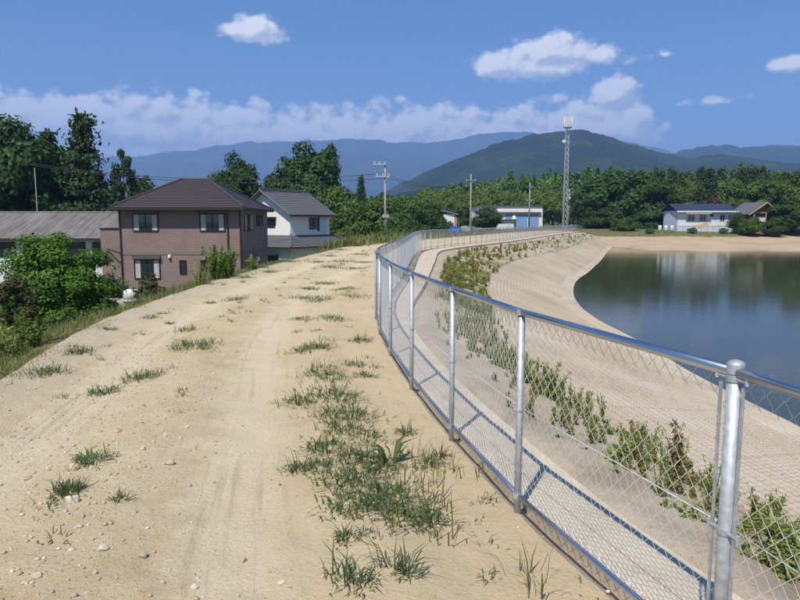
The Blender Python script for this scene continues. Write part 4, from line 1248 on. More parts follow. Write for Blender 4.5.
PROTO = {}
for i in range(3):
    PROTO['dark%d' % i] = proto_broad(100 + i, 'leaf_dark', 46, 300)
    PROTO['mid%d' % i] = proto_broad(110 + i, 'leaf_mid', 44, 300)
    PROTO['conifer%d' % i] = proto_conifer(120 + i, 'leaf_conifer', 28, 46, .5, .08, .75, 0.0, .030)
for i in range(2):
    PROTO['light%d' % i] = proto_broad(130 + i, 'leaf_light', 38, 290, (.46, .46, .46), .52)
PROTO['tall0'] = proto_broad(140, 'leaf_deep', 74, 260, (.44, .44, .48), .52, .027, (.075, .14))
PROTO['pale0'] = proto_broad(141, 'leaf_pale', 22, 150)
PROTO['brown0'] = proto_broad(142, 'leaf_brown', 40, 190, (.48, .48, .46), .5, .03, (.10, .16))
PROTO['cedar0'] = proto_conifer(150, 'leaf_conifer', 26, 78, .5, .06, .95, .12, .026, .10)
PROTO['cedar1'] = proto_conifer(151, 'leaf_dark', 26, 74, .5, .03, .75, .06, .027, .08)
PROTO['pine0'] = proto_pine(160, 'leaf_conifer')
PROTO['shrub0'] = proto_broad(170, 'leaf_mid', 30, 320, (.48, .48, .46), .46, .036, (.13, .22))
PROTO['shrub1'] = proto_broad(171, 'leaf_light', 30, 320, (.48, .48, .46), .46, .036, (.13, .22))
PROTO['shrub2'] = proto_broad(172, 'leaf_dark', 30, 320, (.48, .48, .46), .46, .036, (.13, .22))


def tree(px, Y, ytop, wpx, kind, label, group=None, name='tree', cat='tree', base=None):
    p = at(px, ytop, Y=Y); g = gz(p.x, Y) if base is None else base
    h = p.z - g + .1; w = wpx / FPX * Y
    o = empty(name, (p.x, Y, g - .1), random.uniform(0, 6.28), label, cat, group)
    tr, cr = PROTO[kind]
    for nm, me in (('trunk', tr), ('crown', cr)):
        c = link(nm, me, o); c.scale = (w, w, h)
    return o


def build_trees():
    T = tree
    # left group behind the long shed
    T(8, 70, 119, 100, 'dark0', 'leftmost broad dark tree behind the long grey shed')
    T(48, 76, 134, 84, 'cedar1', 'dense dark conifer between the leftmost broad tree and the tall spiky one')
    T(-45, 72, 125, 90, 'dark1', 'dark tree cut by the left edge behind the long shed')
    T(82, 72, 117, 112, 'cedar0', 'tall spiky dark conifer behind the shed, highest of the left group')
    T(122, 80, 148, 46, 'pine0', 'slender open-branched conifer left of the brown house roof')
    T(146, 92, 174, 52, 'dark2', 'low round dark tree just left of the brown house roof peak')
    T(103, 66, 202, 60, 'shrub1', 'light green shrub behind the right end of the long shed roof', name='shrub', cat='shrub')
    T(66, 90, 150, 90, 'dark0', 'dark tree filling the gap behind the spiky conifer')
    T(28, 95, 150, 100, 'cedar1', 'dark conifer farthest back in the left group')
    # behind the houses
    T(206, 84, 166, 26, 'pale0', 'small tree with pale yellowish crown behind the brown house roof')
    T(236, 84, 147, 60, 'tall0', 'pointed tree rising over the right slope of the brown roof')
    T(246, 80, 166, 62, 'dark1', 'round bushy tree between the brown house and the white house')
    T(222, 86, 170, 50, 'dark2', 'low leafy tree behind the peak of the brown roof')
    T(310, 82, 136, 84, 'tall0', 'tallest leafy tree towering behind the white house')
    T(285, 88, 155, 60, 'dark2', 'dark leafy tree left of the tallest tree behind the white house')
    T(332, 90, 146, 40, 'conifer0', 'narrow pointed conifer on the right shoulder of the tallest tree')
    T(338, 78, 178, 60, 'mid2', 'leafy tree right of the white house roof')
    T(361, 100, 177, 26, 'conifer1', 'small pointed conifer left of the tall track-side pole')
    T(350, 74, 200, 56, 'shrub0', 'wide green bush right of the white house', name='shrub', cat='shrub')
    T(376, 84, 196, 60, 'mid0', 'green tree behind the tall track-side pole')
    T(404, 92, 191, 56, 'mid2', 'green tree just right of the tall track-side pole')
    T(428, 104, 199, 44, 'dark1', 'dark tree left of the pale field shed')
    T(389, 72, 214, 48, 'shrub0', 'low bush at the foot of the tall track-side pole', name='shrub', cat='shrub')
    T(415, 80, 213, 50, 'shrub2', 'dark low bush beyond the bend of the fence', name='shrub', cat='shrub')
    T(440, 118, 209, 30, 'shrub0', 'green bush in front of the pale field shed', name='shrub', cat='shrub')
    T(487, 132, 206, 36, 'dark2', 'dark tree before the left end of the white warehouse')
    T(462, 128, 212, 24, 'shrub2', 'dark bush behind the blue tarpaulin', name='shrub', cat='shrub')
    # right of the dam
    T(612, 130, 172, 80, 'dark0', 'big rounded dark tree at the end of the dam')
    T(640, 128, 169, 76, 'dark1', 'broad dark tree beside the tip of the pond, right of the biggest one')
    T(602, 124, 203, 46, 'shrub2', 'dark undergrowth at the foot of the big tree by the dam end', name='shrub', cat='shrub', base=-.3)
    T(648, 122, 205, 44, 'shrub2', 'dark undergrowth at the foot of the broad tree beside the pond tip', name='shrub', cat='shrub', base=0)
    T(590, 140, 186, 46, 'dark2', 'dark tree just right of the tall mast')
    T(625, 114, 214, 30, 'shrub0', 'low leafy bush at the tip of the pond', name='shrub', cat='shrub', base=-.5)
    T(712, 128, 193, 38, 'brown0', 'domed reddish-brown crown behind the navy roof')
    T(739, 108, 208, 20, 'shrub2', 'dark bush between the pale blue building and the timber hut', name='shrub', cat='shrub', base=-.2)
    T(751, 107, 214, 28, 'shrub0', 'leafy bush hiding the left side of the timber hut', name='shrub', cat='shrub', base=-.4)
    T(773, 106, 217, 26, 'shrub2', 'dark bush in front of the timber hut', name='shrub', cat='shrub', base=-.4)
    T(790, 108, 198, 46, 'dark1', 'dark overhanging tree right of the timber hut', base=-.4)
    T(796, 114, 186, 60, 'dark2', 'dark bushy tree between the hut and the right picture edge', base=.1)
    T(808, 112, 168, 64, 'mid1', 'tall leafy tree at the right edge behind the hut', base=.2)
    T(742, 122, 196, 44, 'mid2', 'leafy tree behind the gap between pale building and hut', base=.3)
    T(763, 128, 178, 50, 'mid0', 'leafy tree rising behind the timber hut roof', base=.3)
    T(684, 124, 200, 34, 'light0', 'light green tree behind the left end of the navy roof', base=.3)
    T(666, 122, 205, 30, 'mid1', 'small green tree left of the pale blue building', base=.3)
    for px, w in ((650, 'left of the three pale drums'), (692, 'before the left windows of the pale blue building'), (724, 'before the right windows of the pale blue building'), (741, 'at the right end of the green net fence')):
        T(px, 108.3, 226.4 + random.uniform(-.6, .6), 10, 'shrub0', 'small low shrub ' + w, 'shrubs along the green net fence', 'shrub', 'shrub', base=-.1)
    # the forest edge behind the pond
    lab = 'green tree in the even row of the forest edge above the pond'
    x = 652
    k = 0
    while x < 845:
        T(x, 140 + 12 * random.random(), 171 + random.uniform(-2.5, 4), 40 + random.uniform(-5, 8), ('conifer%d' % (k % 3)) if k % 4 else 'mid%d' % (k % 3), lab, 'trees of the forest edge behind the pond'); x += 10.5 + random.uniform(-2, 2); k += 1
    x = 430; lab = 'light green bushy tree in the band behind the warehouse'
    while x < 590:
        T(x, 176 + 12 * random.random(), 185 + random.uniform(-4, 5), 34, 'light%d' % (k % 2), lab, 'light green trees behind the warehouse'); x += 11 + random.uniform(-2, 2); k += 1


build_trees()


def build_woodland():
    """the wood behind: one mass"""
    rng = np.random.default_rng(5)
    lib = []
    for s in range(4):
        for kind in (0, 1):
            r = np.random.default_rng(300 + s * 2 + kind)
            if kind == 0:
                C = []
                while len(C) < 26:
                    p = r.uniform(-1, 1, 3)
                    if .3 < np.linalg.norm(p) < 1: C.append((p[0] * .38, p[1] * .38, .56 + p[2] * .36))
                V, Q = clump_leaves(np.array(C), r.uniform(.1, .18, 26), 62, .062, r, .75, np.array([0, 0, .5]))
            else:
                PP = []
                for i in range(20):
                    t = (i + r.random()) / 20; Rz = .46 * ((1 - t) ** .7 + .04)
                    n = int(30 + 70 * (1 - t)); a = r.random(n) * 6.283; q = Rz * (.35 + .75 * r.random(n))
                    PP.append(np.stack([q * np.cos(a), q * np.sin(a), .08 + .92 * t - .1 * q + r.normal(size=n) * .02], 1))
                P = np.concatenate(PP); N = P.copy(); N[:, 2] = .35; N += r.normal(size=N.shape) * .25
                V, Q = leaf_quads(P, N, .055 * (.7 + .6 * r.random(len(P))), r)
            lib.append((V, Q))
    VV = []; QQ = []; o = 0
    def put(px, Y, ytop, w, li):
        nonlocal o
        p = at(px, ytop, Y=Y); g = gz(p.x, Y); V, Q = lib[li]; a = rng.random() * 6.28; W = w / FPX * Y
        ca, sa = math.cos(a), math.sin(a)
        X = np.stack([(V[:, 0] * ca - V[:, 1] * sa) * W + p.x, (V[:, 0] * sa + V[:, 1] * ca) * W + Y, V[:, 2] * (p.z - g) + g], 1)
        VV.append(X); QQ.append(Q + o); o += len(V)
    top = lambda x: np.interp(x, [-900, -300, -40, 100, 180, 260, 330, 400, 430, 470, 520, 560, 600, 640, 700, 760, 800, 1100], [170, 165, 168, 190, 196, 196, 194, 196, 188, 176, 172, 169, 168, 170, 170, 168, 166, 160])
    for Y, dens, dy in ((200, 11, 2), (225, 12, 0), (160, 13, 9)):
        x = -330.0
        while x < 1000:
            if not (Y == 160 and (430 < x < 660 or x < -100)):
                put(x, Y + rng.uniform(-8, 8), float(top(x)) + dy + rng.uniform(-4, 6), 26 + rng.uniform(-4, 8), int(rng.integers(0, 8)) if x < 560 else int(rng.choice([1, 3, 5, 7, 0])))
            x += dens + rng.uniform(-3, 3)
    V = np.concatenate(VV); Q = np.concatenate(QQ)
    o_ = link('woodland', npmesh('woodland', V, Q, 'leaf_wood')); tag(o_, 'continuous dark green wood behind the pond and houses', 'wood', kind='stuff')


leafmat('leaf_wood', [(0.034, 0.073, 0.013), (0.086, 0.156, 0.024), (0.182, 0.269, 0.041)], vs=.16)
build_woodland()


def near_bush():
    rng = np.random.default_rng(44)
    Y = 20.5; c = at(68, 270, Y=Y); g = -3.45
    def make(name, label, px0, px1, ytop, Y, mat, ncl, per, leaf, seed, lean=0, zlow=.35):
        rng = np.random.default_rng(seed)
        p0, p1 = at(px0, ytop, Y=Y), at(px1, ytop, Y=Y); w = p1.x - p0.x; cx = (p0.x + p1.x) / 2; zt = p0.z
        h = zt - g
        root = empty(name, (cx, Y, g), 0, label, 'bush')
        C = []
        while len(C) < ncl:
            q = rng.uniform(-1, 1, 3)
            if np.linalg.norm(q) > 1 or np.linalg.norm(q) < .3: continue
            C.append((q[0] * w * .44, q[1] * w * .40, h * .56 + q[2] * h * .40))
        C = np.array(C); rad = rng.uniform(.09, .17, ncl) * w
        V, Q = clump_leaves(C, rad, per, leaf, rng, .7, np.array([0, 0, h * .4]), .5)
        link('crown', npmesh('crown', V, Q, mat), root)
        # leafy shoots standing proud of the crown
        tw = MB(); PP = []; NN = []
        for i in range(60):
            a = C[rng.integers(0, ncl)]; d = np.array([a[0], a[1], (a[2] - h * .4) * 1.2 + .3]); d /= np.linalg.norm(d) + 1e-6
            b = a + d * (w * .13 + .25 * rng.random()) + np.array([0, 0, .12]); tw.tube([tuple(a), tuple(b)], [.012, .004], 4)
            n = 16; s = rng.random(n)[:, None]; PP.append(a + (b - a) * s + rng.normal(size=(n, 3)) * .06); NN.append(rng.normal(size=(n, 3)) + np.array([0, -.3, .6]))
        P = np.concatenate(PP); V, Q = leaf_quads(P, np.concatenate(NN), leaf * (.8 + .5 * rng.random(len(P))), rng)
        link('shoots', npmesh('shoots', V, Q, mat), root); root.children[-1].name = 'leafy_shoot'
        st = MB()
        for i in range(9):
            a = rng.random() * 6.28; c = C[rng.integers(0, ncl)]
            st.tube([(.15 * math.cos(a), .15 * math.sin(a), -.1), (c[0] * .4, c[1] * .4, h * .3), tuple(c)], [.06, .04, .01], 6)
        st.add(tw.v, tw.f); st.build('stem', 'bark', root, True)
    make('green_bush', 'large bright green leafy bush below the track, left of the brown house', 0, 113, 229, 20.5, 'leaf_bush', 110, 520, .072, 1)
    make('dull_bush', 'dull brownish-green bush at the left edge in front of the bright bush', -30, 42, 268, 17.0, 'leaf_dull', 46, 380, .05, 2)
    make('green_bush', 'lower green bush spreading under the dull bush at the left edge', -60, 60, 330, 14.5, 'leaf_mid', 34, 300, .06, 3)
    make('hedge_plant', 'dark leafy shrub against the lower window of the brown house', 136, 166, 281, 37, 'leaf_dull', 24, 160, .11, 4)


near_bush()


def blades(P, L, W, lean, rng, heading=None):
    """grass blades: tapered, bending strips rooted at P"""
    n = len(P); a = rng.random(n) * 6.283 if heading is None else heading
    d = np.stack([np.cos(a), np.sin(a), 0 * a], 1); s = np.stack([-np.sin(a), np.cos(a), 0 * a], 1)
    L = np.broadcast_to(L, (n,))[:, None]; W = np.broadcast_to(W, (n,))[:, None]; le = np.broadcast_to(lean, (n,))[:, None]
    up = np.array([[0, 0, 1.0]])
    m = P + (up * np.cos(le * .5) + d * np.sin(le * .5)) * L * .55
    t = m + (up * np.cos(le * 1.35) + d * np.sin(le * 1.35)) * L * .45
    V = np.stack([P - s * W * .5, P + s * W * .5, m + s * W * .42, m - s * W * .42, t + s * W * .06, t - s * W * .06], 1).reshape(-1, 3)
    b = np.arange(n)[:, None] * 6
    Q = np.concatenate([b + np.array([[0, 1, 2, 3]]), b + np.array([[3, 2, 4, 5]])], 1).reshape(-1, 4)
    return V, Q


def join(parts):
    VV = []; QQ = []; o = 0
    for V, Q in parts: VV.append(V); QQ.append(Q + o); o += len(V)
    return np.concatenate(VV), np.concatenate(QQ)


def tuft_arrays(cx, cy, r, n, L, rng, world=True, lean=(.65, 1.85)):
    q = rng.normal(size=(n, 2)) * r * .5
    x, y = cx + q[:, 0], cy + q[:, 1]
    z = track_z(x, y) - .008
    P = np.stack([x, y, z], 1)
    hd = np.arctan2(q[:, 1], q[:, 0]) + rng.normal(size=n) * .8
    return blades(P, L * (.45 + .8 * rng.random(n)), .0055 + .004 * rng.random(n), rng.uniform(*lean, n), rng, hd)


def build_grass():
    rng = np.random.default_rng(9)
    # single tufts on the track
    for px, py, rp, L, n, lab in [
        (68, 493, 15, .13, 130, 'grass tuft growing behind the pale stone at lower left'),
        (90, 461, 17, .11, 150, 'grass tuft beside the tan stone, above the pale stone'),
        (141, 378, 17, .15, 170, 'nearer of two grass tufts side by side left of the wheel track'),
        (104, 391, 14, .12, 130, 'small dull tuft just left of the larger track tuft'),
        (194, 348, 24, .18, 220, 'widest grass tuft in the middle of the track'),
        (47, 373, 18, .16, 150, 'grass tuft at the left edge of the track in front of the bushes'),
        (78, 352, 14, .16, 110, 'grass tuft by the left verge above the edge tuft'),
        (187, 330, 13, .14, 80, 'thin tuft beyond the widest track tuft'),
        (236, 300, 14, .18, 130, 'grass tuft on the crown of the track before the brown house'),
        (120, 500, 7, .09, 30, 'tiny grass sprig right of the pale stone'),
        (80, 540, 0, 0, 0, '')]:
        if not n: continue
        p = at(px, py, z=0); r = rp / FPX * p.y
        V, Q = tuft_arrays(p.x, p.y, r, n, L, rng)
        V = V - np.array([p.x, p.y, 0]); V[:, 2] -= 0
        me = npmesh('grass_tuft', V, Q, 'grass')
        tag(link('grass_tuft', me, None, (p.x, p.y, 0)), lab, 'grass tuft', 'single grass tufts on the track')
    # the grassy strip between wheel track and fence
    parts = []
    strip = [(305, 351, 22), (318, 350, 16), (318, 374, 24), (330, 380, 20), (300, 402, 18), (325, 396, 30), (345, 400, 24), (332, 415, 26), (352, 418, 26), (340, 432, 22), (365, 438, 24),
             (330, 452, 20), (318, 448, 16), (300, 468, 18), (322, 470, 20), (350, 462, 18), (372, 462, 20), (340, 485, 22), (362, 480, 24), (385, 470, 16), (345, 506, 30), (365, 512, 28), (395, 500, 32), (415, 512, 34), (400, 522, 26), (430, 520, 20),
             (378, 496, 24), (345, 582, 18), (362, 590, 16), (392, 574, 18), (408, 582, 10), (345, 540, 12), (320, 300, 14), (332, 320, 16), (306, 297, 18), (345, 290, 16), (352, 296, 18), (360, 340, 12), (355, 365, 14), (366, 375, 12), (300, 318, 8), (275, 300, 0),
             (310, 288, 10), (325, 283, 12), (330, 268, 14), (345, 262, 14), (318, 262, 10), (360, 255, 14), (290, 262, 8), (270, 272, 8), (245, 278, 8), (262, 268, 7), (354, 268, 14), (365, 262, 10), (310, 250, 14), (340, 250, 12), (355, 246, 10), (330, 256, 10), (210, 302, 6), (150, 318, 7), (170, 322, 5), (110, 330, 8), (405, 430, 10), (430, 462, 12), (440, 452, 10)]
    for px, py, rp in strip:
        if rp == 0: continue
        p = at(px, py, z=0); r = rp / FPX * p.y * 1.05
        n = int(np.clip(120 * r / .2, 40, 230)); L = .062 + .05 * random.random() + .003 * p.y
        if py > 560: n = int(n * .45)
        parts.append(tuft_arrays(p.x, p.y, r, n, L, rng, True, (.9, 2.1)))
        if py > 330:
            parts.append(tuft_arrays(p.x, p.y, r * .7, 16, L * 1.7, rng, True, (.4, 1.2)))
    V, Q = join(parts)
    tag(link('strip_grass', npmesh('strip_grass', V, Q, 'grass')), 'ragged green grass strip between wheel track and fence', 'grass', kind='stuff')
    # broad-leaved rosette in the strip
    p = at(392, 462, z=0); n = 16
    V, Q = tuft_arrays(p.x, p.y, .05, n, .24, rng, True, (.5, 1.3)); V = V.reshape(-1, 6, 3); c = (V[:, 0] + V[:, 1]) / 2
    V = np.stack([V[:, 0], V[:, 1], V[:, 2] + (V[:, 2] - V[:, 3]) * 2.2, V[:, 3] - (V[:, 2] - V[:, 3]) * 2.2, V[:, 4], V[:, 5]], 1).reshape(-1, 3) - np.array([p.x, p.y, 0])
    tag(link('broad_leaf_weed', npmesh('broad_leaf_weed', V, Q, 'grass'), None, (p.x, p.y, 0)), 'broad-leaved weed rosette in the grass strip left of the fence', 'weed')
    # sparse dry stalks near the fence
    parts = []
    for px, py in [(412, 458), (430, 470), (405, 490), (445, 500), (436, 540), (425, 485), (450, 470), (525, 575), (540, 590), (480, 470), (385, 545)]:
        p = at(px, py, z=0); parts.append(tuft_arrays(p.x, p.y, .10, 9, .22, rng, True, (.2, .9)))
    V, Q = join(parts); tag(link('dry_stalks', npmesh('dry_stalks', V, Q, 'grass_dry')), 'thin dry grass stalks beside the fence', 'grass', kind='stuff')
    # tiny sprouts everywhere on the track
    parts = []
    for i in range(150):
        t = rng.uniform(2.2, 11); k = int(np.argmin(abs(ROWT - t))); u = rng.choice([rng.uniform(.02, .22), rng.uniform(.70, .99), rng.uniform(.38, .52)])
        q = L_[k] * (1 - u) + F_[k] * u
        parts.append(tuft_arrays(q[0], q[1], .05 + .05 * rng.random(), int(rng.integers(5, 22)), .06 + .004 * q[1], rng))
    V, Q = join(parts); tag(link('grass_sprouts', npmesh('grass_sprouts', V, Q, 'grass')), 'tiny green sprouts scattered over the bare track', 'grass', kind='stuff')
    # verge along the left edge and flank
    n = 52000
    t = 2 + 14 * rng.random(n) ** 1.0
    # more rows near the camera
    t = np.where(rng.random(n) < .55, rng.uniform(3.5, 9, n), t)
    k = np.searchsorted(ROWT, t).clip(0, len(ROWT) - 1)
    edge = .55 * fbm(t * 9, t * 0 + 3.3, 4, 55, .6) * 2
    off = -.28 + edge * .9 + np.abs(rng.normal(size=n)) * .95
    keep = fbm(L_[k, 0] * 0 + t * 6, off * 2, 3, 77) + .12 + off * .25 > rng.random(n) * .5 - .05
    k, off = k[keep], off[keep]
    q = L_[k] + LN_[k] * off[:, None] + rng.normal(size=(len(k), 2)) * .05
    z = np.where(off < 0, track_z(q[:, 0], q[:, 1]), np.interp(off, [0, .5, 6.4], [0, -.12, -3.35]) + .0)
    P = np.stack([q[:, 0], q[:, 1], z - .06], 1); m = len(P)
    L = (.13 + .21 * rng.random(m)) * np.clip(.45 + off * .9, .35, 1.25)
    V, Q = blades(P, L, .008 + .006 * rng.random(m), rng.uniform(.1, 1.0, m), rng)
    m2 = 9000; k = np.searchsorted(ROWT, rng.uniform(11.2, 15.8, m2)).clip(0, len(ROWT) - 1); off = rng.uniform(-.2, 1.6, m2)
    q = L_[k] + LN_[k] * off[:, None] + rng.normal(size=(m2, 2)) * .5
    V2, Q2 = blades(np.stack([q[:, 0], q[:, 1], -.1 - off * .3], 1), .35 + .75 * rng.random(m2), .05 + .05 * rng.random(m2), rng.uniform(.1, .9, m2), rng)
    V, Q = join([(V, Q), (V2, Q2)])
    tag(link('verge_grass', npmesh('verge_grass', V, Q, 'grass_dry')), 'rough yellowish grass along the left verge of the track', 'grass', kind='stuff')


build_grass()


def plant_arrays(base, h, nst, nl, leaf, rng, spread=.35, thin=.006):
    """weed with several leafy stems"""
    LP = []; LN = []; SV = []; SQ = []; o = 0
    for s in range(nst):
        a = rng.random() * 6.283; le = spread * rng.random(); hh = h * (.6 + .5 * rng.random())
        tip = np.array([math.cos(a) * le * hh, math.sin(a) * le * hh, hh])
        t = np.sort(rng.random(nl)) * .88 + .12
        c = base + tip[None] * t[:, None] + np.stack([np.zeros(nl)] * 3, 1)
        ang = rng.random(nl) * 6.283; rad = leaf * (.5 + .5 * rng.random(nl))
        LP.append(c + np.stack([np.cos(ang) * rad, np.sin(ang) * rad, rad * .1], 1))
        LN.append(np.stack([np.cos(ang) * .5, np.sin(ang) * .5, .8 + 0 * ang], 1) + rng.normal(size=(nl, 3)) * .4)
        w = thin
        SV.append(np.array([base + [w, 0, 0], base - [w, 0, 0], base + tip - [w * .4, 0, 0], base + tip + [w * .4, 0, 0],
                            base + [0, w, 0], base - [0, w, 0], base + tip - [0, w * .4, 0], base + tip + [0, w * .4, 0]]))
        SQ.append(np.array([[0, 1, 2, 3], [4, 5, 6, 7]]) + o); o += 8
    P = np.concatenate(LP); V, Q = leaf_quads(P, np.concatenate(LN), leaf * (.55 + .6 * rng.random(len(P))), rng, 4.2)
    return join([(np.concatenate(SV), np.concatenate(SQ)), (V, Q)])


def bank_z(k, u):
    e = 0.0
    return np.interp(u, [0, .3, .42, 1], [0, 0, .16, 1.0]) * (MZ_[k] + .05) - .03


def build_weeds():
    rng = np.random.default_rng(21)
    parts = []; dry = []
    def put(k, u, h, nst, nl, leaf, d=False):
        q = F_[k] * (1 - u) + M_[k] * u
        (dry if d else parts).append(plant_arrays(np.array([q[0], q[1], bank_z(k, u) - .03]), h, nst, nl, leaf, rng))
    n = 0
    while n < 640:
        t = rng.uniform(8, 15.6) if rng.random() < .5 else rng.uniform(1.6, 9)
        k = int(np.argmin(abs(ROWT - t)))
        u = rng.uniform(.46, 1.04)
        den = fbm(np.array([t * 3.0]), np.array([u * 2.5]), 3, 99)[0] + .5
        near = math.exp(-((u - .86) / .16) ** 2) if t < 6.5 else math.exp(-((u - .62) / .26) ** 2)
        if rng.random() > den ** (1.5 if t < 10 else 1.0) * near * 2.0: continue
        h = (.12 + .30 * rng.random() ** 2) * (1 if t < 9 else 1.1)
        put(k, u, h, int(rng.integers(4, 9)), int(rng.integers(12, 22)), .017 if t < 7 else .036, rng.random() < .10); n += 1
    for i in range(260):
        t = rng.uniform(1.4, 14); k = int(np.argmin(abs(ROWT - t))); put(k, rng.uniform(.44, 1.0), .09, 4, 8, .018 if t < 7 else .04)
    for i in range(190):
        t = rng.uniform(1.8, 6.6); k = int(np.argmin(abs(ROWT - t)))
        put(k, float(np.clip(rng.normal(.84, .15), .5, 1.08)), .10 + .20 * rng.random() ** 1.5, int(rng.integers(5, 10)), int(rng.integers(12, 20)), .015, rng.random() < .12)
    n = 16000; t = rng.uniform(6.2, 15.8, n); u = rng.uniform(.44, 1.0, n)
    k = np.searchsorted(ROWT, t).clip(0, len(ROWT) - 1); keep = fbm(t * 2.6, u * 2.2, 3, 123) + .02 > rng.random(n) * .25; k, u = k[keep], u[keep]
    q = F_[k] * (1 - u)[:, None] + M_[k] * u[:, None]; zz = np.interp(u, [0, .3, .42, 1], [0, 0, .16, 1.0]) * (MZ_[k] + .05) - .05
    parts.append(blades(np.stack([q[:, 0], q[:, 1], zz], 1), .12 + .22 * rng.random(len(k)), .010 + .016 * rng.random(len(k)), rng.uniform(.2, 1.2, len(k)), rng))
    V, Q = join(parts); tag(link('bank_weeds', npmesh('bank_weeds', V, Q, 'weed')), 'green weeds scattered over the soil bank beyond the path', 'weeds', kind='stuff')
    V, Q = join(dry); tag(link('dry_weeds', npmesh('dry_weeds', V, Q, 'weed_dry')), 'browned weeds among the green ones on the soil bank', 'weeds', kind='stuff')
    # single plants one can pick out through the mesh
    def single(px, py, z, h, nst, nl, leaf, lab, mat='weed', spread=.35):
        p = at(px, py, z=z); V, Q = plant_arrays(np.array([0, 0, -.05]), h, nst, nl * 2, leaf, rng, spread, .004)
        tag(link('tall_weed', npmesh('tall_weed', V, Q, mat), None, (p.x, p.y, z)), lab, 'weed')
    single(674, 508, -.42, .66, 7, 44, .03, 'tall lone weed with brown stem standing behind the mesh near the corner post', 'weed_dry', .05)
    single(545, 405, -.45, .52, 16, 26, .026, 'widest bushy weed seen through the mesh right of the middle post', 'weed', .9)
    single(520, 385, -.45, .42, 13, 24, .026, 'bushy weed just left of the widest one behind the middle post', 'weed', .8)
    single(622, 490, -.42, .46, 9, 26, .026, 'upright green weed behind the mesh left of the brown-stemmed weed', 'weed', .4)
    single(790, 590, -.38, .42, 12, 26, .026, 'leafy weed at the lower right corner behind the mesh', 'weed', .7)
    single(757, 598, -.38, .36, 10, 24, .026, 'leafy weed just right of the thick corner post at the bottom', 'weed', .7)
    single(690, 548, -.40, .32, 9, 24, .026, 'low weed patch left of the thick corner post', 'weed', .7)
    # bushy weeds on the left verge before the brown house
    def verge(px, py, h, nst, nl, leaf, lab, mat='weed', spread=.5):
        p = at(px, py, z=-.15); V, Q = plant_arrays(np.array([0, 0, -.1]), h, nst, nl, leaf, rng, spread, .008)
        tag(link('verge_weed', npmesh('verge_weed', V, Q, mat), None, (p.x, p.y, -.15)), lab, 'weed')
    verge(215, 284, 1.25, 40, 90, .032, 'tallest bushy weed on the verge before the brown house wall', 'leaf_light', .45)
    verge(228, 281, 1.0, 32, 80, .032, 'bushy weed right of the tallest verge weed', 'leaf_light', .5)
    verge(252, 273, .7, 22, 60, .03, 'low weed on the verge at the brown house corner', 'weed', .5)
    verge(200, 290, .9, 20, 50, .026, 'thin grassy weed left of the tallest verge weed', 'weed', .4)
    verge(30, 352, .6, 24, 50, .026, 'leafy weed on the verge below the bright bush', 'leaf_light', .7)
    verge(8, 362, .55, 20, 50, .026, 'leafy weed at the left picture edge on the verge', 'weed', .7)


build_weeds()


# ------------------------------------------------------------------ stones
def stone_mesh(seed, mat, sub=2):
    import bmesh
    bm = bmesh.new(); bmesh.ops.create_icosphere(bm, subdivisions=sub, radius=1.0); r = random.Random(seed)
    ph = [(r.uniform(-1, 1), r.uniform(-1, 1), r.uniform(-1, 1), r.uniform(.75, .95)) for _ in range(7)]
    for v in bm.verts:
        for (a, b, c, d) in ph:                       # facets: cut the ball with a few planes
            n = Vector((a, b, c)).normalized(); h = v.co.dot(n)
            if h > d - .2: v.co -= n * (h - d + .2)
    me = bpy.data.meshes.new('stone'); bm.to_mesh(me); bm.free(); me.materials.append(M[mat]); return me


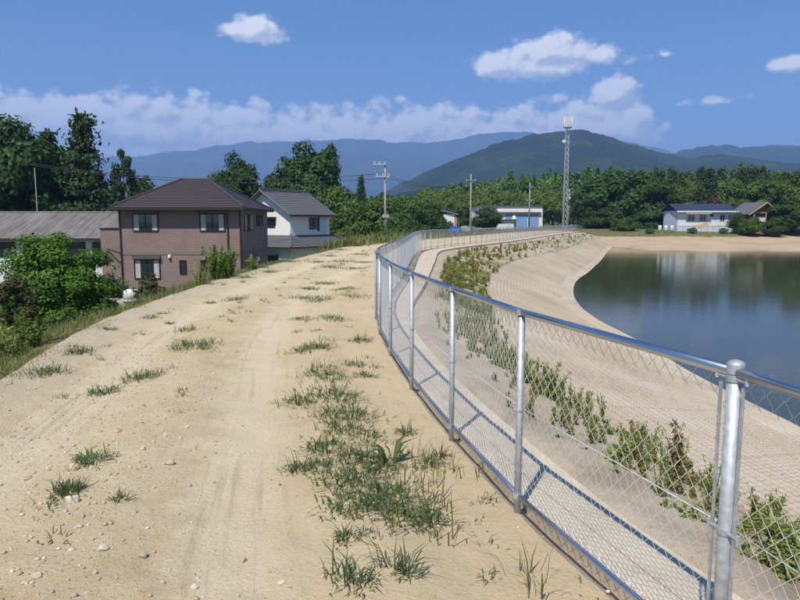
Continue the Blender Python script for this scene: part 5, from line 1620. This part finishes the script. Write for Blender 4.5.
def build_stones():
    for i, (px, py, w, h, mat, lab) in enumerate([
        (72, 503, 13, 12, 'stone_pale', 'largest pale blocky stone at lower left of the track'),
        (75, 468, 11, 8, 'stone', 'round tan stone in front of the upper grass tuft'),
        (48, 497, 7, 6, 'stone_tan', 'small orange-tan stone left of the largest pale stone'),
        (104, 549, 12, 7, 'stone_pale', 'flat pale stone half buried below the largest stone'),
        (117, 434, 9, 4, 'stone_tan', 'flat orange stone near the middle of the track'),
        (170, 463, 9, 6, 'stone', 'tan stone on the track right of the upper tuft'),
        (143, 451, 6, 5, 'stone_pale', 'small pale stone left of the tan track stone'),
        (165, 436, 5, 4, 'stone', 'small stone above the tan track stone'),
        (143, 553, 10, 6, 'stone', 'brownish half-buried stone near the bottom of the track'),
        (36, 578, 12, 7, 'stone', 'grey-brown stone near the lower left corner'),
        (195, 580, 8, 5, 'stone_pale', 'small pale stone near the bottom centre-left'),
        (243, 553, 8, 6, 'stone', 'dark small stone on the right wheel track'),
        (281, 577, 8, 5, 'stone_pale', 'small pale stone on the right wheel track near the bottom'),
        (27, 474, 10, 3, 'stone_tan', 'thin yellowish flat stone left of the upper tuft')]):
        p = at(px, py, z=0); k = p.y / FPX
        o = link('stone', stone_mesh(i, mat), None, (p.x, p.y, tz(p.x, p.y) + h * k * .25), random.uniform(0, 6)); o.scale = (w * k * .62, w * k * .5, h * k * .62)
        tag(o, lab, 'stone', 'loose stones on the track')
    rng = np.random.default_rng(3)
    lib = []
    for s in range(5):
        me = stone_mesh(50 + s, 'stone', 1); v = np.array([tuple(x.co) for x in me.vertices]); f = np.array([tuple(p.vertices) for p in me.polygons]); lib.append((v, f)); bpy.data.meshes.remove(me)
    parts = []; mi = []; SP = []
    for i in range(5200):
        y = 2.2 + 8 * rng.random() ** 2.0; k = int(np.argmin(abs(F_[:, 1] - y))); u = rng.random()
        if rng.random() < .65: u = np.clip(rng.normal(.36, .12), 0, 1)
        q = L_[k] * (1 - u) + F_[k] * u; x = q[0] + rng.normal() * .05; yy = y + rng.normal() * .1
        s = .0028 + .011 * rng.random() ** 3.2 * (1.6 if u < .6 else 1)
        v, f = lib[i % 5]; a = rng.random() * 6.28
        w = v * s * np.array([1.1, .9, .65]); w = np.stack([w[:, 0] * math.cos(a) - w[:, 1] * math.sin(a) + x, w[:, 0] * math.sin(a) + w[:, 1] * math.cos(a) + yy, w[:, 2]], 1)
        w[:, 2] += s * .2; SP.append((x, yy))
        parts.append((w, f)); mi += [int(rng.choice([0, 0, 0, 1, 1, 2]))] * len(f)
    SP = np.array(SP); gzv = track_z(SP[:, 0], SP[:, 1])
    for (w, f), z in zip(parts, gzv): w[:, 2] += z
    V, Q = join(parts)
    tag(link('gravel', npmesh('gravel', V, Q, ['stone', 'stone_pale', 'stone_tan'], mi=mi)), 'small gravel and clods strewn over the dirt track', 'gravel', kind='stuff')


build_stones()


# ------------------------------------------------------------------ the air between here and the hills
def build_haze():
    o = MB().box(-11500, 11500, -3200, 12300, -9.5, 1120).build('haze', 'haze'); tag(o, kind='stuff')


mt = bpy.data.materials.new('haze'); mt.use_nodes = True; M['haze'] = mt
_t = NT(mt.node_tree); _t.n.clear(); _o = _t.new('ShaderNodeOutputMaterial'); _v = _t.new('ShaderNodeVolumePrincipled')
_v.inputs['Color'].default_value = (.34, .54, 1.0, 1); _v.inputs['Density'].default_value = 2.1e-4; _v.inputs['Anisotropy'].default_value = 0.0
_t.put(_o.inputs['Volume'], _v.outputs[0])
build_haze()
